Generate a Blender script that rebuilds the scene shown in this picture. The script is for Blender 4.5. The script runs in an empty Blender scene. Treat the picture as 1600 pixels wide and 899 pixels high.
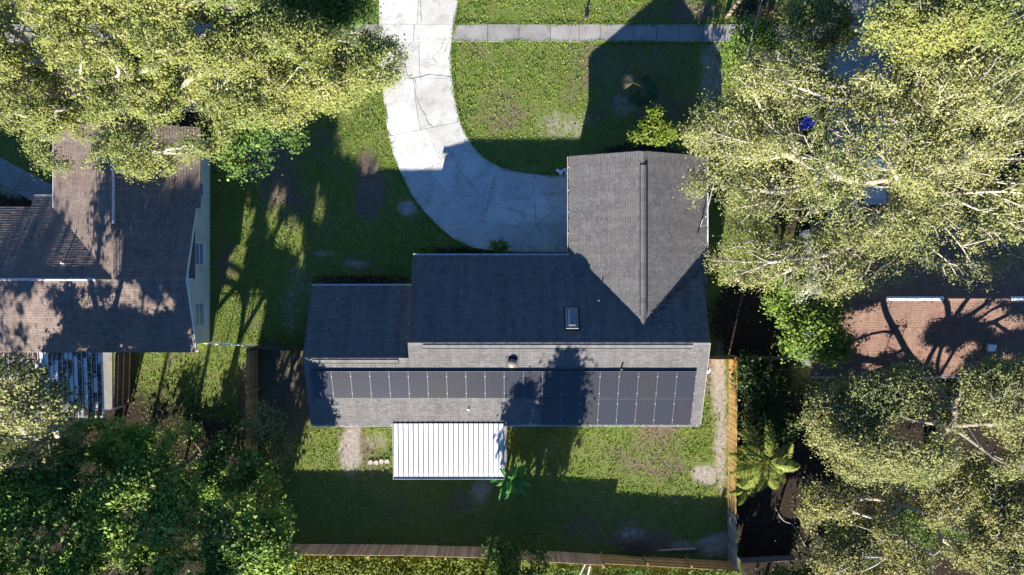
import bpy, math, random
import numpy as np
from mathutils import Vector, Matrix

random.seed(7)
RNG = np.random.default_rng(7)
S = bpy.context.scene
COL = S.collection
R = math.radians

# ------------------------------------------------------------------ camera, sky, sun, exposure
H = 41.0                      # drone height in metres
PXM = 1600 / (2 * H * 0.75)   # photograph pixels per metre at ground level
SUN_EL, SUN_SIDE = R(20.0), 0.228
cam = bpy.data.cameras.new('camera')
cam.sensor_width = 36
cam.lens = 24
cam.clip_start = 0.5
cam.clip_end = 2000
camo = bpy.data.objects.new('camera', cam)
camo.location = (0, 0, H)
COL.objects.link(camo)
S.camera = camo

_l = math.hypot(1, SUN_SIDE)
TO_SUN = Vector((-SUN_SIDE / _l * math.cos(SUN_EL), -1 / _l * math.cos(SUN_EL), math.sin(SUN_EL)))
world = bpy.data.worlds.new('World')
S.world = world
world.use_nodes = True
wn = world.node_tree
wn.nodes.clear()
sky = wn.nodes.new('ShaderNodeTexSky')
sky.sky_type = 'NISHITA'
sky.sun_disc = False
sky.sun_elevation = SUN_EL
sky.sun_rotation = math.atan2(TO_SUN.x, TO_SUN.y)
sky.dust_density = 0.0
sky.ozone_density = 8.5
bg = wn.nodes.new('ShaderNodeBackground')
bg.inputs['Strength'].default_value = 0.062
wo = wn.nodes.new('ShaderNodeOutputWorld')
wn.links.new(sky.outputs[0], bg.inputs[0])
wn.links.new(bg.outputs[0], wo.inputs[0])

sun = bpy.data.lights.new('sun', 'SUN')
sun.energy = 5.0
sun.angle = R(0.5)
sun.color = (1.0, 0.95, 0.86)
suno = bpy.data.objects.new('sun', sun)
suno.rotation_euler = (-TO_SUN).to_track_quat('-Z', 'Y').to_euler()
suno.location = (0, -60, 40)
COL.objects.link(suno)

S.view_settings.view_transform = 'Standard'
S.view_settings.look = 'None'
S.view_settings.exposure = 1.9
S.view_settings.gamma = 1.0
S.cycles.max_bounces = 6
S.cycles.diffuse_bounces = 4
S.cycles.transparent_max_bounces = 6
S.cycles.sample_clamp_indirect = 4

# ------------------------------------------------------------------ helpers
def G(px, py, z=0.0):
    """plan position given in ground-level pixels of the photograph"""
    return Vector(((px - 800) / PXM, (449.5 - py) / PXM, z))

def P(px, py, h):
    """place of something seen at pixel px, py that is h metres above ground"""
    f = 1 - h / H
    return Vector(((px - 800) / PXM * f, (449.5 - py) / PXM * f, h))

WL = {}   # world location of each object's origin

def props(o, label=None, cat=None, group=None, kind=None):
    if label: o['label'] = label
    if cat: o['category'] = cat
    if group: o['group'] = group
    if kind: o['kind'] = kind
    return o

def empty(name, loc, label, cat, group=None):
    o = bpy.data.objects.new(name, None)
    o.empty_display_size = 0.3
    o.location = loc
    COL.objects.link(o)
    WL[o] = Vector(loc)
    return props(o, label, cat, group)

def struct_empty(name, loc=(0, 0, 0)):
    o = bpy.data.objects.new(name, None)
    o.location = loc
    COL.objects.link(o)
    WL[o] = Vector(loc)
    o['kind'] = 'structure'
    return o

def link_mesh(name, me, parent=None, loc=None):
    o = bpy.data.objects.new(name, me)
    COL.objects.link(o)
    if parent is not None:
        o.parent = parent
        if loc is not None:
            o.location = Vector(loc) - WL[parent]
            WL[o] = Vector(loc)
        else:
            WL[o] = WL[parent]
    else:
        o.location = loc or (0, 0, 0)
        WL[o] = Vector(o.location)
    return o

class MB:
    """collects pieces in world coordinates and links them as ONE mesh object"""
    def __init__(self):
        self.v, self.f = [], []
    def add(self, verts, faces):
        n = len(self.v)
        self.v += [tuple(p) for p in verts]
        self.f += [tuple(i + n for i in f) for f in faces]
        return self
    def box(self, a, b, M=None):
        x0, y0, z0 = a
        x1, y1, z1 = b
        vs = [Vector(p) for p in ((x0, y0, z0), (x1, y0, z0), (x1, y1, z0), (x0, y1, z0),
                                  (x0, y0, z1), (x1, y0, z1), (x1, y1, z1), (x0, y1, z1))]
        if M is not None:
            vs = [M @ p for p in vs]
        return self.add(vs, [(0, 3, 2, 1), (4, 5, 6, 7), (0, 1, 5, 4), (1, 2, 6, 5), (2, 3, 7, 6), (3, 0, 4, 7)])
    def beam(self, p, q, w, t, up=Vector((0, 0, 1))):
        """rectangular bar from p to q"""
        p, q = Vector(p), Vector(q)
        d = (q - p).normalized()
        s = d.cross(up)
        if s.length < 1e-4:
            s = d.cross(Vector((1, 0, 0)))
        s.normalize()
        n = s.cross(d)
        vs = []
        for c in (p, q):
            for a, b in ((-1, -1), (1, -1), (1, 1), (-1, 1)):
                vs.append(c + s * (a * w / 2) + n * (b * t / 2))
        return self.add(vs, [(0, 3, 2, 1), (4, 5, 6, 7), (0, 1, 5, 4), (1, 2, 6, 5), (2, 3, 7, 6), (3, 0, 4, 7)])
    def tube(self, pts, rad, n=8, cap=True):
        pts = [Vector(p) for p in pts]
        if not hasattr(rad, '__len__'):
            rad = [rad] * len(pts)
        vs, fs = [], []
        prev = None
        for i, p in enumerate(pts):
            d = (pts[min(i + 1, len(pts) - 1)] - pts[max(i - 1, 0)]).normalized()
            if prev is None:
                s = d.cross(Vector((0.3, 0.2, 1)))
                if s.length < 1e-3: s = d.cross(Vector((1, 0, 0)))
            else:
                s = prev - d * prev.dot(d)
            s.normalize()
            prev = s
            t = d.cross(s)
            for k in range(n):
                a = 2 * math.pi * k / n
                vs.append(p + (s * math.cos(a) + t * math.sin(a)) * rad[i])
        for i in range(len(pts) - 1):
            for k in range(n):
                k2 = (k + 1) % n
                fs.append((i * n + k, i * n + k2, (i + 1) * n + k2, (i + 1) * n + k))
        if cap:
            fs.append(tuple(range(n - 1, -1, -1)))
            fs.append(tuple((len(pts) - 1) * n + k for k in range(n)))
        return self.add(vs, fs)
    def prism(self, poly, z0, z1):
        """vertical prism over a 2-D polygon, counter-clockwise"""
        n = len(poly)
        a = sum(poly[i][0] * poly[(i + 1) % n][1] - poly[(i + 1) % n][0] * poly[i][1] for i in range(n))
        if a < 0: poly = poly[::-1]
        vs = [(p[0], p[1], z0) for p in poly] + [(p[0], p[1], z1) for p in poly]
        fs = [tuple(range(n - 1, -1, -1)), tuple(range(n, 2 * n))]
        fs += [(i, (i + 1) % n, n + (i + 1) % n, n + i) for i in range(n)]
        return self.add(vs, fs)
    def hull(self, a, b):
        """prism between two corresponding 3-D polygons"""
        n = len(a)
        return self.add(list(a) + list(b), [tuple(range(n - 1, -1, -1)), tuple(range(n, 2 * n))] +
                        [(i, (i + 1) % n, n + (i + 1) % n, n + i) for i in range(n)])
    def lathe(self, c, prof, n=16):
        """profile of (radius, z) turned about the vertical through c"""
        vs, fs = [], []
        for r, z in prof:
            for k in range(n):
                a = 2 * math.pi * k / n
                vs.append((c[0] + r * math.cos(a), c[1] + r * math.sin(a), c[2] + z))
        for i in range(len(prof) - 1):
            for k in range(n):
                k2 = (k + 1) % n
                fs.append((i * n + k, i * n + k2, (i + 1) * n + k2, (i + 1) * n + k))
        fs.append(tuple(range(n - 1, -1, -1)))
        fs.append(tuple((len(prof) - 1) * n + k for k in range(n)))
        return self.add(vs, fs)
    def mesh(self, name, m, off=(0, 0, 0), smooth=False):
        me = bpy.data.meshes.new(name)
        o = Vector(off)
        me.from_pydata([tuple(Vector(p) - o) for p in self.v], [], self.f)
        me.materials.append(m)
        if smooth:
            me.polygons.foreach_set('use_smooth', [True] * len(me.polygons))
        me.update()
        return me
    def build(self, name, m, parent=None, loc=None, smooth=False):
        off = WL[parent] if (parent is not None and loc is None) else (loc or (0, 0, 0))
        return link_mesh(name, self.mesh(name, m, off, smooth), parent, loc)

def np_mesh(name, verts, quads, m, tone=None):
    """fast mesh from numpy arrays; quads is an (n, k) index array"""
    me = bpy.data.meshes.new(name)
    nv, (nf, k) = len(verts), quads.shape
    me.vertices.add(nv)
    me.vertices.foreach_set('co', np.ascontiguousarray(verts, dtype=np.float32).ravel())
    me.loops.add(nf * k)
    me.loops.foreach_set('vertex_index', np.ascontiguousarray(quads, dtype=np.int32).ravel())
    me.polygons.add(nf)
    me.polygons.foreach_set('loop_start', np.arange(nf, dtype=np.int32) * k)
    me.materials.append(m)
    if tone is not None:
        at = me.attributes.new('tone', 'FLOAT', 'POINT')
        at.data.foreach_set('value', np.ascontiguousarray(tone, dtype=np.float32))
    me.update(calc_edges=True)
    me.validate()
    return me

# value noise in numpy
_T = np.random.default_rng(3).random((256, 256))
def vnoise(x, y):
    xi, yi = np.floor(x).astype(int), np.floor(y).astype(int)
    fx, fy = x - xi, y - yi
    fx, fy = fx * fx * (3 - 2 * fx), fy * fy * (3 - 2 * fy)
    a, b = _T[xi % 256, yi % 256], _T[(xi + 1) % 256, yi % 256]
    c, d = _T[xi % 256, (yi + 1) % 256], _T[(xi + 1) % 256, (yi + 1) % 256]
    return (a * (1 - fx) + b * fx) * (1 - fy) + (c * (1 - fx) + d * fx) * fy
def fbm(x, y, o=4):
    s, w, t = 0, 1, 0
    for i in range(o):
        s = s + w * vnoise(x * 2 ** i + 17 * i, y * 2 ** i + 31 * i)
        t += w
        w *= 0.5
    return s / t

# ------------------------------------------------------------------ materials
class NT:
    def __init__(self, name):
        self.m = bpy.data.materials.new(name)
        self.m.use_nodes = True
        self.t = self.m.node_tree
        self.t.nodes.clear()
        self.out = self.n('OutputMaterial')
    def n(self, kind, **kw):
        x = self.t.nodes.new('ShaderNode' + kind)
        for k, v in kw.items():
            setattr(x, k, v)
        return x
    def l(self, a, b):
        self.t.links.new(a, b)
    def mix(self, fac, a, b, mode='MIX'):
        x = self.n('Mix', data_type='RGBA', blend_type=mode)
        for s, v in ((x.inputs[0], fac), (x.inputs[6], a), (x.inputs[7], b)):
            if hasattr(v, 'links'): self.l(v, s)
            elif isinstance(v, (int, float)): s.default_value = v
            else: s.default_value = (*v[:3], 1)
        return x.outputs[2]
    def math(self, op, a, b=0.0, clamp=False):
        x = self.n('Math', operation=op, use_clamp=clamp)
        for s, v in ((x.inputs[0], a), (x.inputs[1], b)):
            if hasattr(v, 'links'): self.l(v, s)
            else: s.default_value = v
        return x.outputs[0]
    def ramp(self, fac, a, b, lo=0.0, hi=1.0):
        x = self.n('MapRange', clamp=True)
        self.l(fac, x.inputs[0])
        for i, v in ((1, a), (2, b), (3, lo), (4, hi)):
            x.inputs[i].default_value = v
        return x.outputs[0]
    def coords(self, rnd=True, scale=(1, 1, 1)):
        tc = self.n('TexCoord')
        v = tc.outputs['Object']
        if rnd:
            oi = self.n('ObjectInfo')
            sc = self.math('MULTIPLY', oi.outputs['Random'], 57.0)
            va = self.n('VectorMath', operation='ADD')
            self.l(v, va.inputs[0])
            self.l(sc, va.inputs[1])
            v = va.outputs[0]
        if scale != (1, 1, 1):
            mp = self.n('Mapping')
            mp.inputs['Scale'].default_value = scale
            self.l(v, mp.inputs[0])
            v = mp.outputs[0]
        return v
    def noise(self, vec, scale, detail=5, rough=0.6, dist=0.0):
        x = self.n('TexNoise')
        x.inputs['Scale'].default_value = scale
        x.inputs['Detail'].default_value = detail
        x.inputs['Roughness'].default_value = rough
        x.inputs['Distortion'].default_value = dist
        self.l(vec, x.inputs['Vector'])
        return x.outputs['Fac']
    def bsdf(self, color, rough=0.8, spec=0.3, metal=0.0, bump=None, bump_d=0.01, bump_s=1.0):
        b = self.n('BsdfPrincipled')
        for k, v in (('Base Color', color), ('Roughness', rough), ('Specular IOR Level', spec), ('Metallic', metal)):
            s = b.inputs[k]
            if hasattr(v, 'links'): self.l(v, s)
            elif isinstance(v, (int, float)): s.default_value = v
            else: s.default_value = (*v[:3], 1)
        if bump is not None:
            bp = self.n('Bump')
            bp.inputs['Strength'].default_value = bump_s
            bp.inputs['Distance'].default_value = bump_d
            self.l(bump, bp.inputs['Height'])
            self.l(bp.outputs[0], b.inputs['Normal'])
        return b
    def done(self, sh):
        self.l(sh.outputs[0] if hasattr(sh, 'outputs') else sh, self.out.inputs[0])
        return self.m

def simple(name, c1, c2=None, scale=4.0, rough=0.75, spec=0.3, metal=0.0, bump=0.004, objvar=0.0, stretch=(1, 1, 1), lo=0.35, hi=0.65):
    t = NT(name)
    v = t.coords(scale=stretch)
    f = t.ramp(t.noise(v, scale, 7, 0.65), lo, hi)
    c = t.mix(f, c1, c2 or [x * 0.72 for x in c1])
    if objvar:
        oi = t.n('ObjectInfo')
        k = t.ramp(oi.outputs['Random'], 0, 1, 1 - objvar, 1 + objvar)
        hs = t.n('HueSaturation')
        t.l(c, hs.inputs['Color'])
        t.l(k, hs.inputs['Value'])
        c = hs.outputs[0]
    return t.done(t.bsdf(c, rough, spec, metal, t.noise(v, scale * 7, 4), bump))

def shingle_mat(name, c1, c2, dark, stain):
    """asphalt shingles: each tab its own shade, grit, weather streaks down the slope"""
    t = NT(name)
    g = t.n('NewGeometry')
    v = t.coords(False)
    c = t.mix(g.outputs['Random Per Island'], c1, c2)
    hs = t.n('HueSaturation')
    t.l(t.mix(t.ramp(t.noise(v, 0.9, 6, 0.62), 0.42, 0.70), c, stain), hs.inputs['Color'])
    t.l(t.ramp(t.noise(v, 38, 3, 0.7), 0.25, 0.75, 0.66, 1.34), hs.inputs['Value'])
    # weather streaks run down whichever way the slope faces
    sep = t.n('SeparateXYZ')
    t.l(g.outputs['True Normal'], sep.inputs[0])
    side = t.math('GREATER_THAN', t.math('ABSOLUTE', sep.outputs[0]), 0.2)
    sy, sx = t.noise(t.coords(False, (2.6, .22, .22)), 1.0, 6, 0.7), t.noise(t.coords(False, (.22, 2.6, .22)), 1.0, 6, 0.7)
    mf = t.n('Mix', data_type='FLOAT')
    t.l(side, mf.inputs[0]); t.l(sy, mf.inputs[2]); t.l(sx, mf.inputs[3])
    h2 = t.n('HueSaturation')
    t.l(hs.outputs[0], h2.inputs['Color'])
    t.l(t.ramp(mf.outputs[0], .3, .7, .80, 1.16), h2.inputs['Value'])
    c = t.mix(t.ramp(t.noise(v, 2.6, 5, 0.7), 0.58, 0.72, 0.0, 0.5), h2.outputs[0], dark)
    return t.done(t.bsdf(c, 0.95, 0.15, 0, t.noise(v, 90, 2), 0.006))

def leaf_mat(name, a, b, c, trans=0.35, var=0.30):
    """a/b: two tones by clump, c: odd leaves"""
    t = NT(name)
    at = t.n('Attribute', attribute_name='tone')
    g = t.n('NewGeometry')
    col = t.mix(at.outputs['Fac'], a, b)
    rnd = g.outputs['Random Per Island']
    col = t.mix(t.ramp(rnd, 0.80, 1.0, 0, 0.9), col, c)
    hs = t.n('HueSaturation')
    t.l(col, hs.inputs['Color'])
    r2 = t.math('FRACT', t.math('MULTIPLY', rnd, 37.7))
    t.l(t.ramp(r2, 0, 1, 1 - var, 1 + var), hs.inputs['Value'])
    b = t.bsdf(hs.outputs[0], 0.6, 0.15)
    tr = t.n('BsdfTranslucent')
    t.l(hs.outputs[0], tr.inputs[0])
    mx = t.n('MixShader')
    mx.inputs[0].default_value = trans
    t.l(b.outputs[0], mx.inputs[1])
    t.l(tr.outputs[0], mx.inputs[2])
    return t.done(mx)

def concrete_mat(name, c1, c2, stain, crack=0.0):
    t = NT(name)
    v0 = t.coords(False)
    v = t.coords(True)
    c = t.mix(t.ramp(t.noise(v0, 0.55, 7, 0.68, 0.6), 0.38, 0.66), c1, c2)
    c = t.mix(t.ramp(t.noise(v0, 1.3, 7, 0.72), 0.52, 0.72, 0, 0.75), c, stain)
    c = t.mix(t.ramp(t.noise(v0, 6.5, 5, 0.75), 0.60, 0.78, 0, 0.55), c, [x * .6 for x in stain])
    c = t.mix(t.ramp(t.noise(t.coords(True, (1, 9, 1)), 3.0, 3), 0.45, 0.75, 0, 0.25), c, stain)
    hs = t.n('HueSaturation')
    t.l(c, hs.inputs['Color'])
    oi = t.n('ObjectInfo')
    t.l(t.math('MULTIPLY', t.ramp(oi.outputs['Random'], 0, 1, 0.86, 1.1), t.ramp(t.noise(v, 30, 4, 0.7), 0.2, 0.8, 0.86, 1.14)), hs.inputs['Value'])
    c = hs.outputs[0]
    if crack:
        ds = t.n('TexNoise')
        ds.inputs['Scale'].default_value = 1.4
        ds.inputs['Detail'].default_value = 5
        t.l(v0, ds.inputs['Vector'])
        vm = t.n('VectorMath', operation='MULTIPLY_ADD')
        t.l(ds.outputs['Color'], vm.inputs[0])
        vm.inputs[1].default_value = (0.9, 0.9, 0)
        t.l(v0, vm.inputs[2])
        mp = t.n('Mapping')
        mp.inputs['Scale'].default_value = (1, 1, 0)
        t.l(vm.outputs[0], mp.inputs[0])
        vo = t.n('TexVoronoi', feature='DISTANCE_TO_EDGE')
        vo.inputs['Scale'].default_value = 0.42
        t.l(mp.outputs[0], vo.inputs['Vector'])
        k = t.math('MULTIPLY', t.ramp(vo.outputs['Distance'], 0.002, 0.007, 1, 0), t.ramp(t.noise(v0, 0.45, 2), 0.50, 0.60, 0, crack))
        c = t.mix(k, c, (0.05, 0.05, 0.04))
    return t.done(t.bsdf(c, 0.9, 0.2, 0, t.noise(v, 60, 3), 0.004))

M = {}
M['shingle_main'] = shingle_mat('grey_shingle', (0.098, 0.093, 0.091), (0.142, 0.135, 0.132), (0.080, 0.075, 0.074), (0.128, 0.120, 0.114))
M['shingle_left'] = shingle_mat('brown_grey_shingle', (0.145, 0.112, 0.098), (0.205, 0.158, 0.136), (0.10, 0.08, 0.072), (0.215, 0.160, 0.132))
M['shingle_right'] = shingle_mat('red_brown_shingle', (0.140, 0.080, 0.062), (0.185, 0.110, 0.084), (0.095, 0.056, 0.044), (0.17, 0.112, 0.082))
M['deck'] = simple('roof_underlay', (0.045, 0.043, 0.043), (0.035, 0.033, 0.033))
M['vent_dark'] = simple('ridge_vent_shingle', (0.10, 0.095, 0.092), (0.14, 0.13, 0.125), 12)
M['vent_edge'] = simple('black_plastic', (0.012, 0.012, 0.012), rough=0.5)
M['white'] = simple('white_paint', (0.72, 0.72, 0.70), (0.60, 0.59, 0.56), 3, 0.45, 0.4, 0, 0.001)
M['white_metal'] = simple('white_metal_panel', (0.60, 0.60, 0.59), (0.41, 0.405, 0.385), 1.5, 0.4, 0.45, 0, 0.0008, 0.03, (1, 0.25, 1))
M['old_metal'] = simple('weathered_white_metal', (0.66, 0.67, 0.68), (0.45, 0.44, 0.42), 2.0, 0.5, 0.4, 0, 0.001, 0.08, (1, 0.25, 1))
M['pink_trim'] = simple('faded_red_trim', (0.42, 0.22, 0.20), (0.62, 0.56, 0.54), 5, 0.6)
M['frame_grey'] = simple('anodised_frame', (0.060, 0.066, 0.080), (0.05, 0.055, 0.068), 6, 0.5)
M['clamp'] = simple('clamp_metal', (0.30, 0.31, 0.33), (0.25, 0.26, 0.28), 6, 0.6)
M['rib_shade_sheet'] = simple('grey_rib_shade_sheet', (0.30, 0.30, 0.31), (0.22, 0.22, 0.23))
M['trim_grey'] = simple('grey_rake_paint', (0.26, 0.25, 0.24), (0.20, 0.195, 0.19))
M['filler'] = simple('joint_mortar', (0.55, 0.54, 0.52), (0.40, 0.39, 0.37), 6, 0.9)
M['crack'] = simple('crack_soil', (0.17, 0.155, 0.13), (0.09, 0.085, 0.07), 6, 0.95)
M['rust'] = simple('rust_red_board', (0.28, 0.10, 0.05), (0.17, 0.07, 0.04), 5, 0.7)
M['stucco'] = simple('cream_stucco', (0.62, 0.57, 0.47), (0.52, 0.48, 0.40), 1.2, 0.9, 0.2, 0, 0.012)
M['grey_wall'] = simple('grey_siding', (0.34, 0.35, 0.38), (0.25, 0.26, 0.29), 2.0, 0.8, 0.2, 0, 0.006)
M['brick_wall'] = simple('painted_block_wall', (0.46, 0.42, 0.36), (0.36, 0.33, 0.29), 2.0, 0.9, 0.2, 0, 0.01)
M['brick'] = simple('red_brick', (0.22, 0.085, 0.06), (0.15, 0.06, 0.05), 8, 0.85, 0.2, 0, 0.003, 0.2)
M['leaf_debris'] = simple('brown_leaf_debris', (0.20, 0.10, 0.055), (0.11, 0.06, 0.035), 9, 0.9)
M['alu'] = simple('aluminium', (0.55, 0.56, 0.58), (0.45, 0.46, 0.48), 6, 0.4, 0.5, 0.7, 0.0005)
M['galv'] = simple('galvanised_steel', (0.20, 0.175, 0.135), (0.12, 0.105, 0.085), 6, 0.6, 0.4, 0.0, 0.001)
M['black'] = simple('black_plastic_gloss', (0.015, 0.015, 0.016), rough=0.45)
M['rubber'] = simple('rubber', (0.015, 0.015, 0.015), rough=0.9)
M['orange_wood'] = simple('orange_brown_cedar', (0.55, 0.31, 0.14), (0.38, 0.21, 0.095), 3, 0.85, 0.2, 0, 0.004, 0.25, (6, 6, 0.6))
M['new_wood'] = simple('golden_pine', (0.52, 0.33, 0.125), (0.40, 0.24, 0.09), 3, 0.8, 0.2, 0, 0.004, 0.18, (6, 6, 0.6))
M['brown_wood'] = simple('brown_cedar', (0.62, 0.42, 0.26), (0.42, 0.275, 0.165), 3, 0.85, 0.2, 0, 0.004, 0.32, (6, 6, 0.6))
M['grey_wood'] = simple('silvered_wood', (0.27, 0.25, 0.225), (0.17, 0.155, 0.14), 3, 0.9, 0.15, 0, 0.004, 0.28, (6, 6, 0.6))
M['dark_wood'] = simple('dark_old_wood', (0.10, 0.075, 0.055), (0.06, 0.045, 0.035), 3, 0.9, 0.15, 0, 0.004, 0.25, (6, 6, 0.6))
M['pole_wood'] = simple('pale_pole_wood', (0.42, 0.33, 0.22), (0.30, 0.23, 0.15), 4, 0.9, 0.15, 0, 0.004, 0, (5, 5, 0.4))
M['cable'] = simple('cable_jacket', (0.45, 0.43, 0.44), rough=0.6)
M['concrete'] = concrete_mat('worn_concrete', (0.54, 0.525, 0.495), (0.40, 0.385, 0.36), (0.26, 0.23, 0.19), 0.55)
M['walk'] = concrete_mat('sidewalk_concrete', (0.29, 0.275, 0.26), (0.20, 0.19, 0.18), (0.12, 0.11, 0.10))
M['asphalt'] = simple('asphalt', (0.05, 0.05, 0.052), (0.04, 0.04, 0.042), 3, 0.9)
M['kerb'] = simple('kerb_concrete', (0.35, 0.34, 0.32), (0.26, 0.25, 0.24))
M['stone'] = simple('pale_stone', (0.46, 0.43, 0.37), (0.32, 0.29, 0.25), 6, 0.9, 0.2, 0, 0.01, 0.1)
M['bark'] = simple('pale_oak_bark', (0.45, 0.405, 0.33), (0.29, 0.255, 0.20), 5, 0.95, 0.1, 0, 0.02, 0, (3, 3, 0.8))
M['bark_grey'] = simple('grey_oak_bark', (0.30, 0.265, 0.215), (0.19, 0.165, 0.13), 5, 0.95, 0.1, 0, 0.02, 0, (3, 3, 0.8))
M['bark_dark'] = simple('brown_bark', (0.16, 0.125, 0.09), (0.09, 0.07, 0.052), 5, 0.95, 0.1, 0, 0.02, 0, (3, 3, 0.8))
M['bark_green'] = simple('green_brown_stem', (0.15, 0.14, 0.07), (0.09, 0.085, 0.045), 5, 0.9)
M['glass'] = NT('window_glass')
M['glass'] = M['glass'].done(M['glass'].bsdf((0.045, 0.07, 0.09), 0.06, 0.6))
M['glass_blind'] = simple('pane_with_blind', (0.20, 0.27, 0.31), (0.16, 0.22, 0.26), 3, 0.12, 0.5, 0, 0.0)
M['skylight'] = simple('skylight_acrylic', (0.16, 0.19, 0.21), (0.12, 0.145, 0.16), 3, 0.15, 0.5, 0, 0.0)
M['car_paint'] = NT('silver_blue_paint')
M['car_paint'] = M['car_paint'].done(M['car_paint'].bsdf((0.50, 0.56, 0.62), 0.25, 0.5, 0.5))
M['blue'] = simple('blue_bin_plastic', (0.03, 0.06, 0.62), (0.02, 0.045, 0.5), 3, 0.45, 0.4, 0, 0.001)
M['lamp'] = simple('lamp_lens', (0.6, 0.6, 0.6), rough=0.15)
M['red'] = simple('red_plastic', (0.35, 0.02, 0.02), rough=0.3)
M['tank'] = simple('white_tank_plastic', (0.66, 0.70, 0.69), (0.58, 0.62, 0.61), 3, 0.5)

def solar_mat():
    """dark cells, thin pale grid lines"""
    t = NT('solar_cells')
    v = t.coords(False)
    br = t.n('TexBrick', offset=0.0)
    br.inputs['Scale'].default_value = 1.0
    br.inputs['Brick Width'].default_value = 0.164
    br.inputs['Row Height'].default_value = 0.164
    br.inputs['Mortar Size'].default_value = 0.005
    t.l(v, br.inputs['Vector'])
    oi = t.n('ObjectInfo')
    a = t.mix(oi.outputs['Random'], (0.030, 0.028, 0.029), (0.024, 0.025, 0.034))
    c = t.mix(br.outputs['Fac'], a, (0.038, 0.040, 0.048))
    return t.done(t.bsdf(c, 0.16, 0.3))
M['solar'] = solar_mat()

M['oak_gold'] = leaf_mat('olive_gold_oak_leaf', (0.255, 0.268, 0.070), (0.150, 0.195, 0.050), (0.32, 0.29, 0.14))
M['oak_sunlit_yellow'] = leaf_mat('sunlit_yellow_olive_oak_leaf', (0.285, 0.265, 0.085), (0.170, 0.190, 0.060), (0.34, 0.29, 0.16))  # yellow olive, brighter than the northern oak's leaves to imitate its sunlit side
M['oak_pale'] = leaf_mat('pale_olive_oak_leaf', (0.280, 0.285, 0.100), (0.180, 0.205, 0.065), (0.36, 0.33, 0.20))
M['oak_grey'] = leaf_mat('grey_green_oak_leaf', (0.245, 0.250, 0.090), (0.135, 0.170, 0.055), (0.32, 0.27, 0.13))
M['leaf_deep'] = leaf_mat('deep_green_leaf', (0.105, 0.180, 0.036), (0.048, 0.105, 0.024), (0.20, 0.24, 0.05))
M['leaf_shaded'] = leaf_mat('shaded_vine_leaf', (0.040, 0.075, 0.020), (0.020, 0.042, 0.012), (0.12, 0.15, 0.04))  # vine green, coloured darker to stand for the partial shade on it
M['leaf_grove'] = leaf_mat('grove_leaf', (0.230, 0.330, 0.055), (0.080, 0.160, 0.036), (0.32, 0.37, 0.08))
M['leaf_fresh'] = leaf_mat('fresh_green_leaf', (0.150, 0.220, 0.036), (0.085, 0.155, 0.026), (0.22, 0.26, 0.05))
M['leaf_lime'] = leaf_mat('lime_leaf', (0.15, 0.19, 0.02), (0.10, 0.145, 0.018), (0.21, 0.22, 0.03))
M['palm_leaf'] = leaf_mat('palm_leaflet', (0.24, 0.26, 0.045), (0.13, 0.175, 0.034), (0.30, 0.27, 0.08), 0.3, 0.3)
M['palm_dry'] = leaf_mat('dry_palm_leaflet', (0.36, 0.30, 0.14), (0.30, 0.24, 0.11), (0.42, 0.37, 0.2), 0.3, 0.3)
M['fan_leaf'] = leaf_mat('fan_palm_leaflet', (0.055, 0.10, 0.045), (0.04, 0.08, 0.035), (0.09, 0.13, 0.05), 0.3, 0.3)
M['blade_leaf'] = leaf_mat('broad_green_blade', (0.08, 0.20, 0.035), (0.05, 0.15, 0.03), (0.10, 0.17, 0.03), 0.35, 0.2)
M['grass'] = leaf_mat('grass_blade', (0.220, 0.300, 0.046), (0.125, 0.225, 0.032), (0.38, 0.33, 0.16), 0.3, 0.45)
M['litter'] = leaf_mat('fallen_leaf', (0.13, 0.08, 0.045), (0.075, 0.046, 0.028), (0.21, 0.15, 0.10), 0.1, 0.45)

def ground_mat():
    t = NT('lawn_and_soil')
    v = t.coords(False)
    soil = t.n('Attribute', attribute_name='soil').outputs['Fac']
    sand = t.n('Attribute', attribute_name='sand').outputs['Fac']
    mulch = t.n('Attribute', attribute_name='mulch').outputs['Fac']
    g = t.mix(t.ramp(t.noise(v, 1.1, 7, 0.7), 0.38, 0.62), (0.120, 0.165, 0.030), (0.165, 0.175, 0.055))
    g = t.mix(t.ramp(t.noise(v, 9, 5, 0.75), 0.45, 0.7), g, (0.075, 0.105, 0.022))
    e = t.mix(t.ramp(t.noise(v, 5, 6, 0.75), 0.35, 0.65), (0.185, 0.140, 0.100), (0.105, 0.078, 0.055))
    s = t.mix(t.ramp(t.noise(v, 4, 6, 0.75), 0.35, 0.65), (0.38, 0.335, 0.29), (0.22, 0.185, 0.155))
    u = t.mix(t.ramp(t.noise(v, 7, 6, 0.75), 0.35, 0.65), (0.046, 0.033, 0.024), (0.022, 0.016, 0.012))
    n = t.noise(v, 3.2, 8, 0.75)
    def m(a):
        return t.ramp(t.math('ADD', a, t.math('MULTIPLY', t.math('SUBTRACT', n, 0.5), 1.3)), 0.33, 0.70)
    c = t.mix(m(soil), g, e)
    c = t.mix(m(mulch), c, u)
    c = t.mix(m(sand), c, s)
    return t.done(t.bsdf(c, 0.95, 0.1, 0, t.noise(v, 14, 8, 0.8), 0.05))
M['ground'] = ground_mat()

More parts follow.
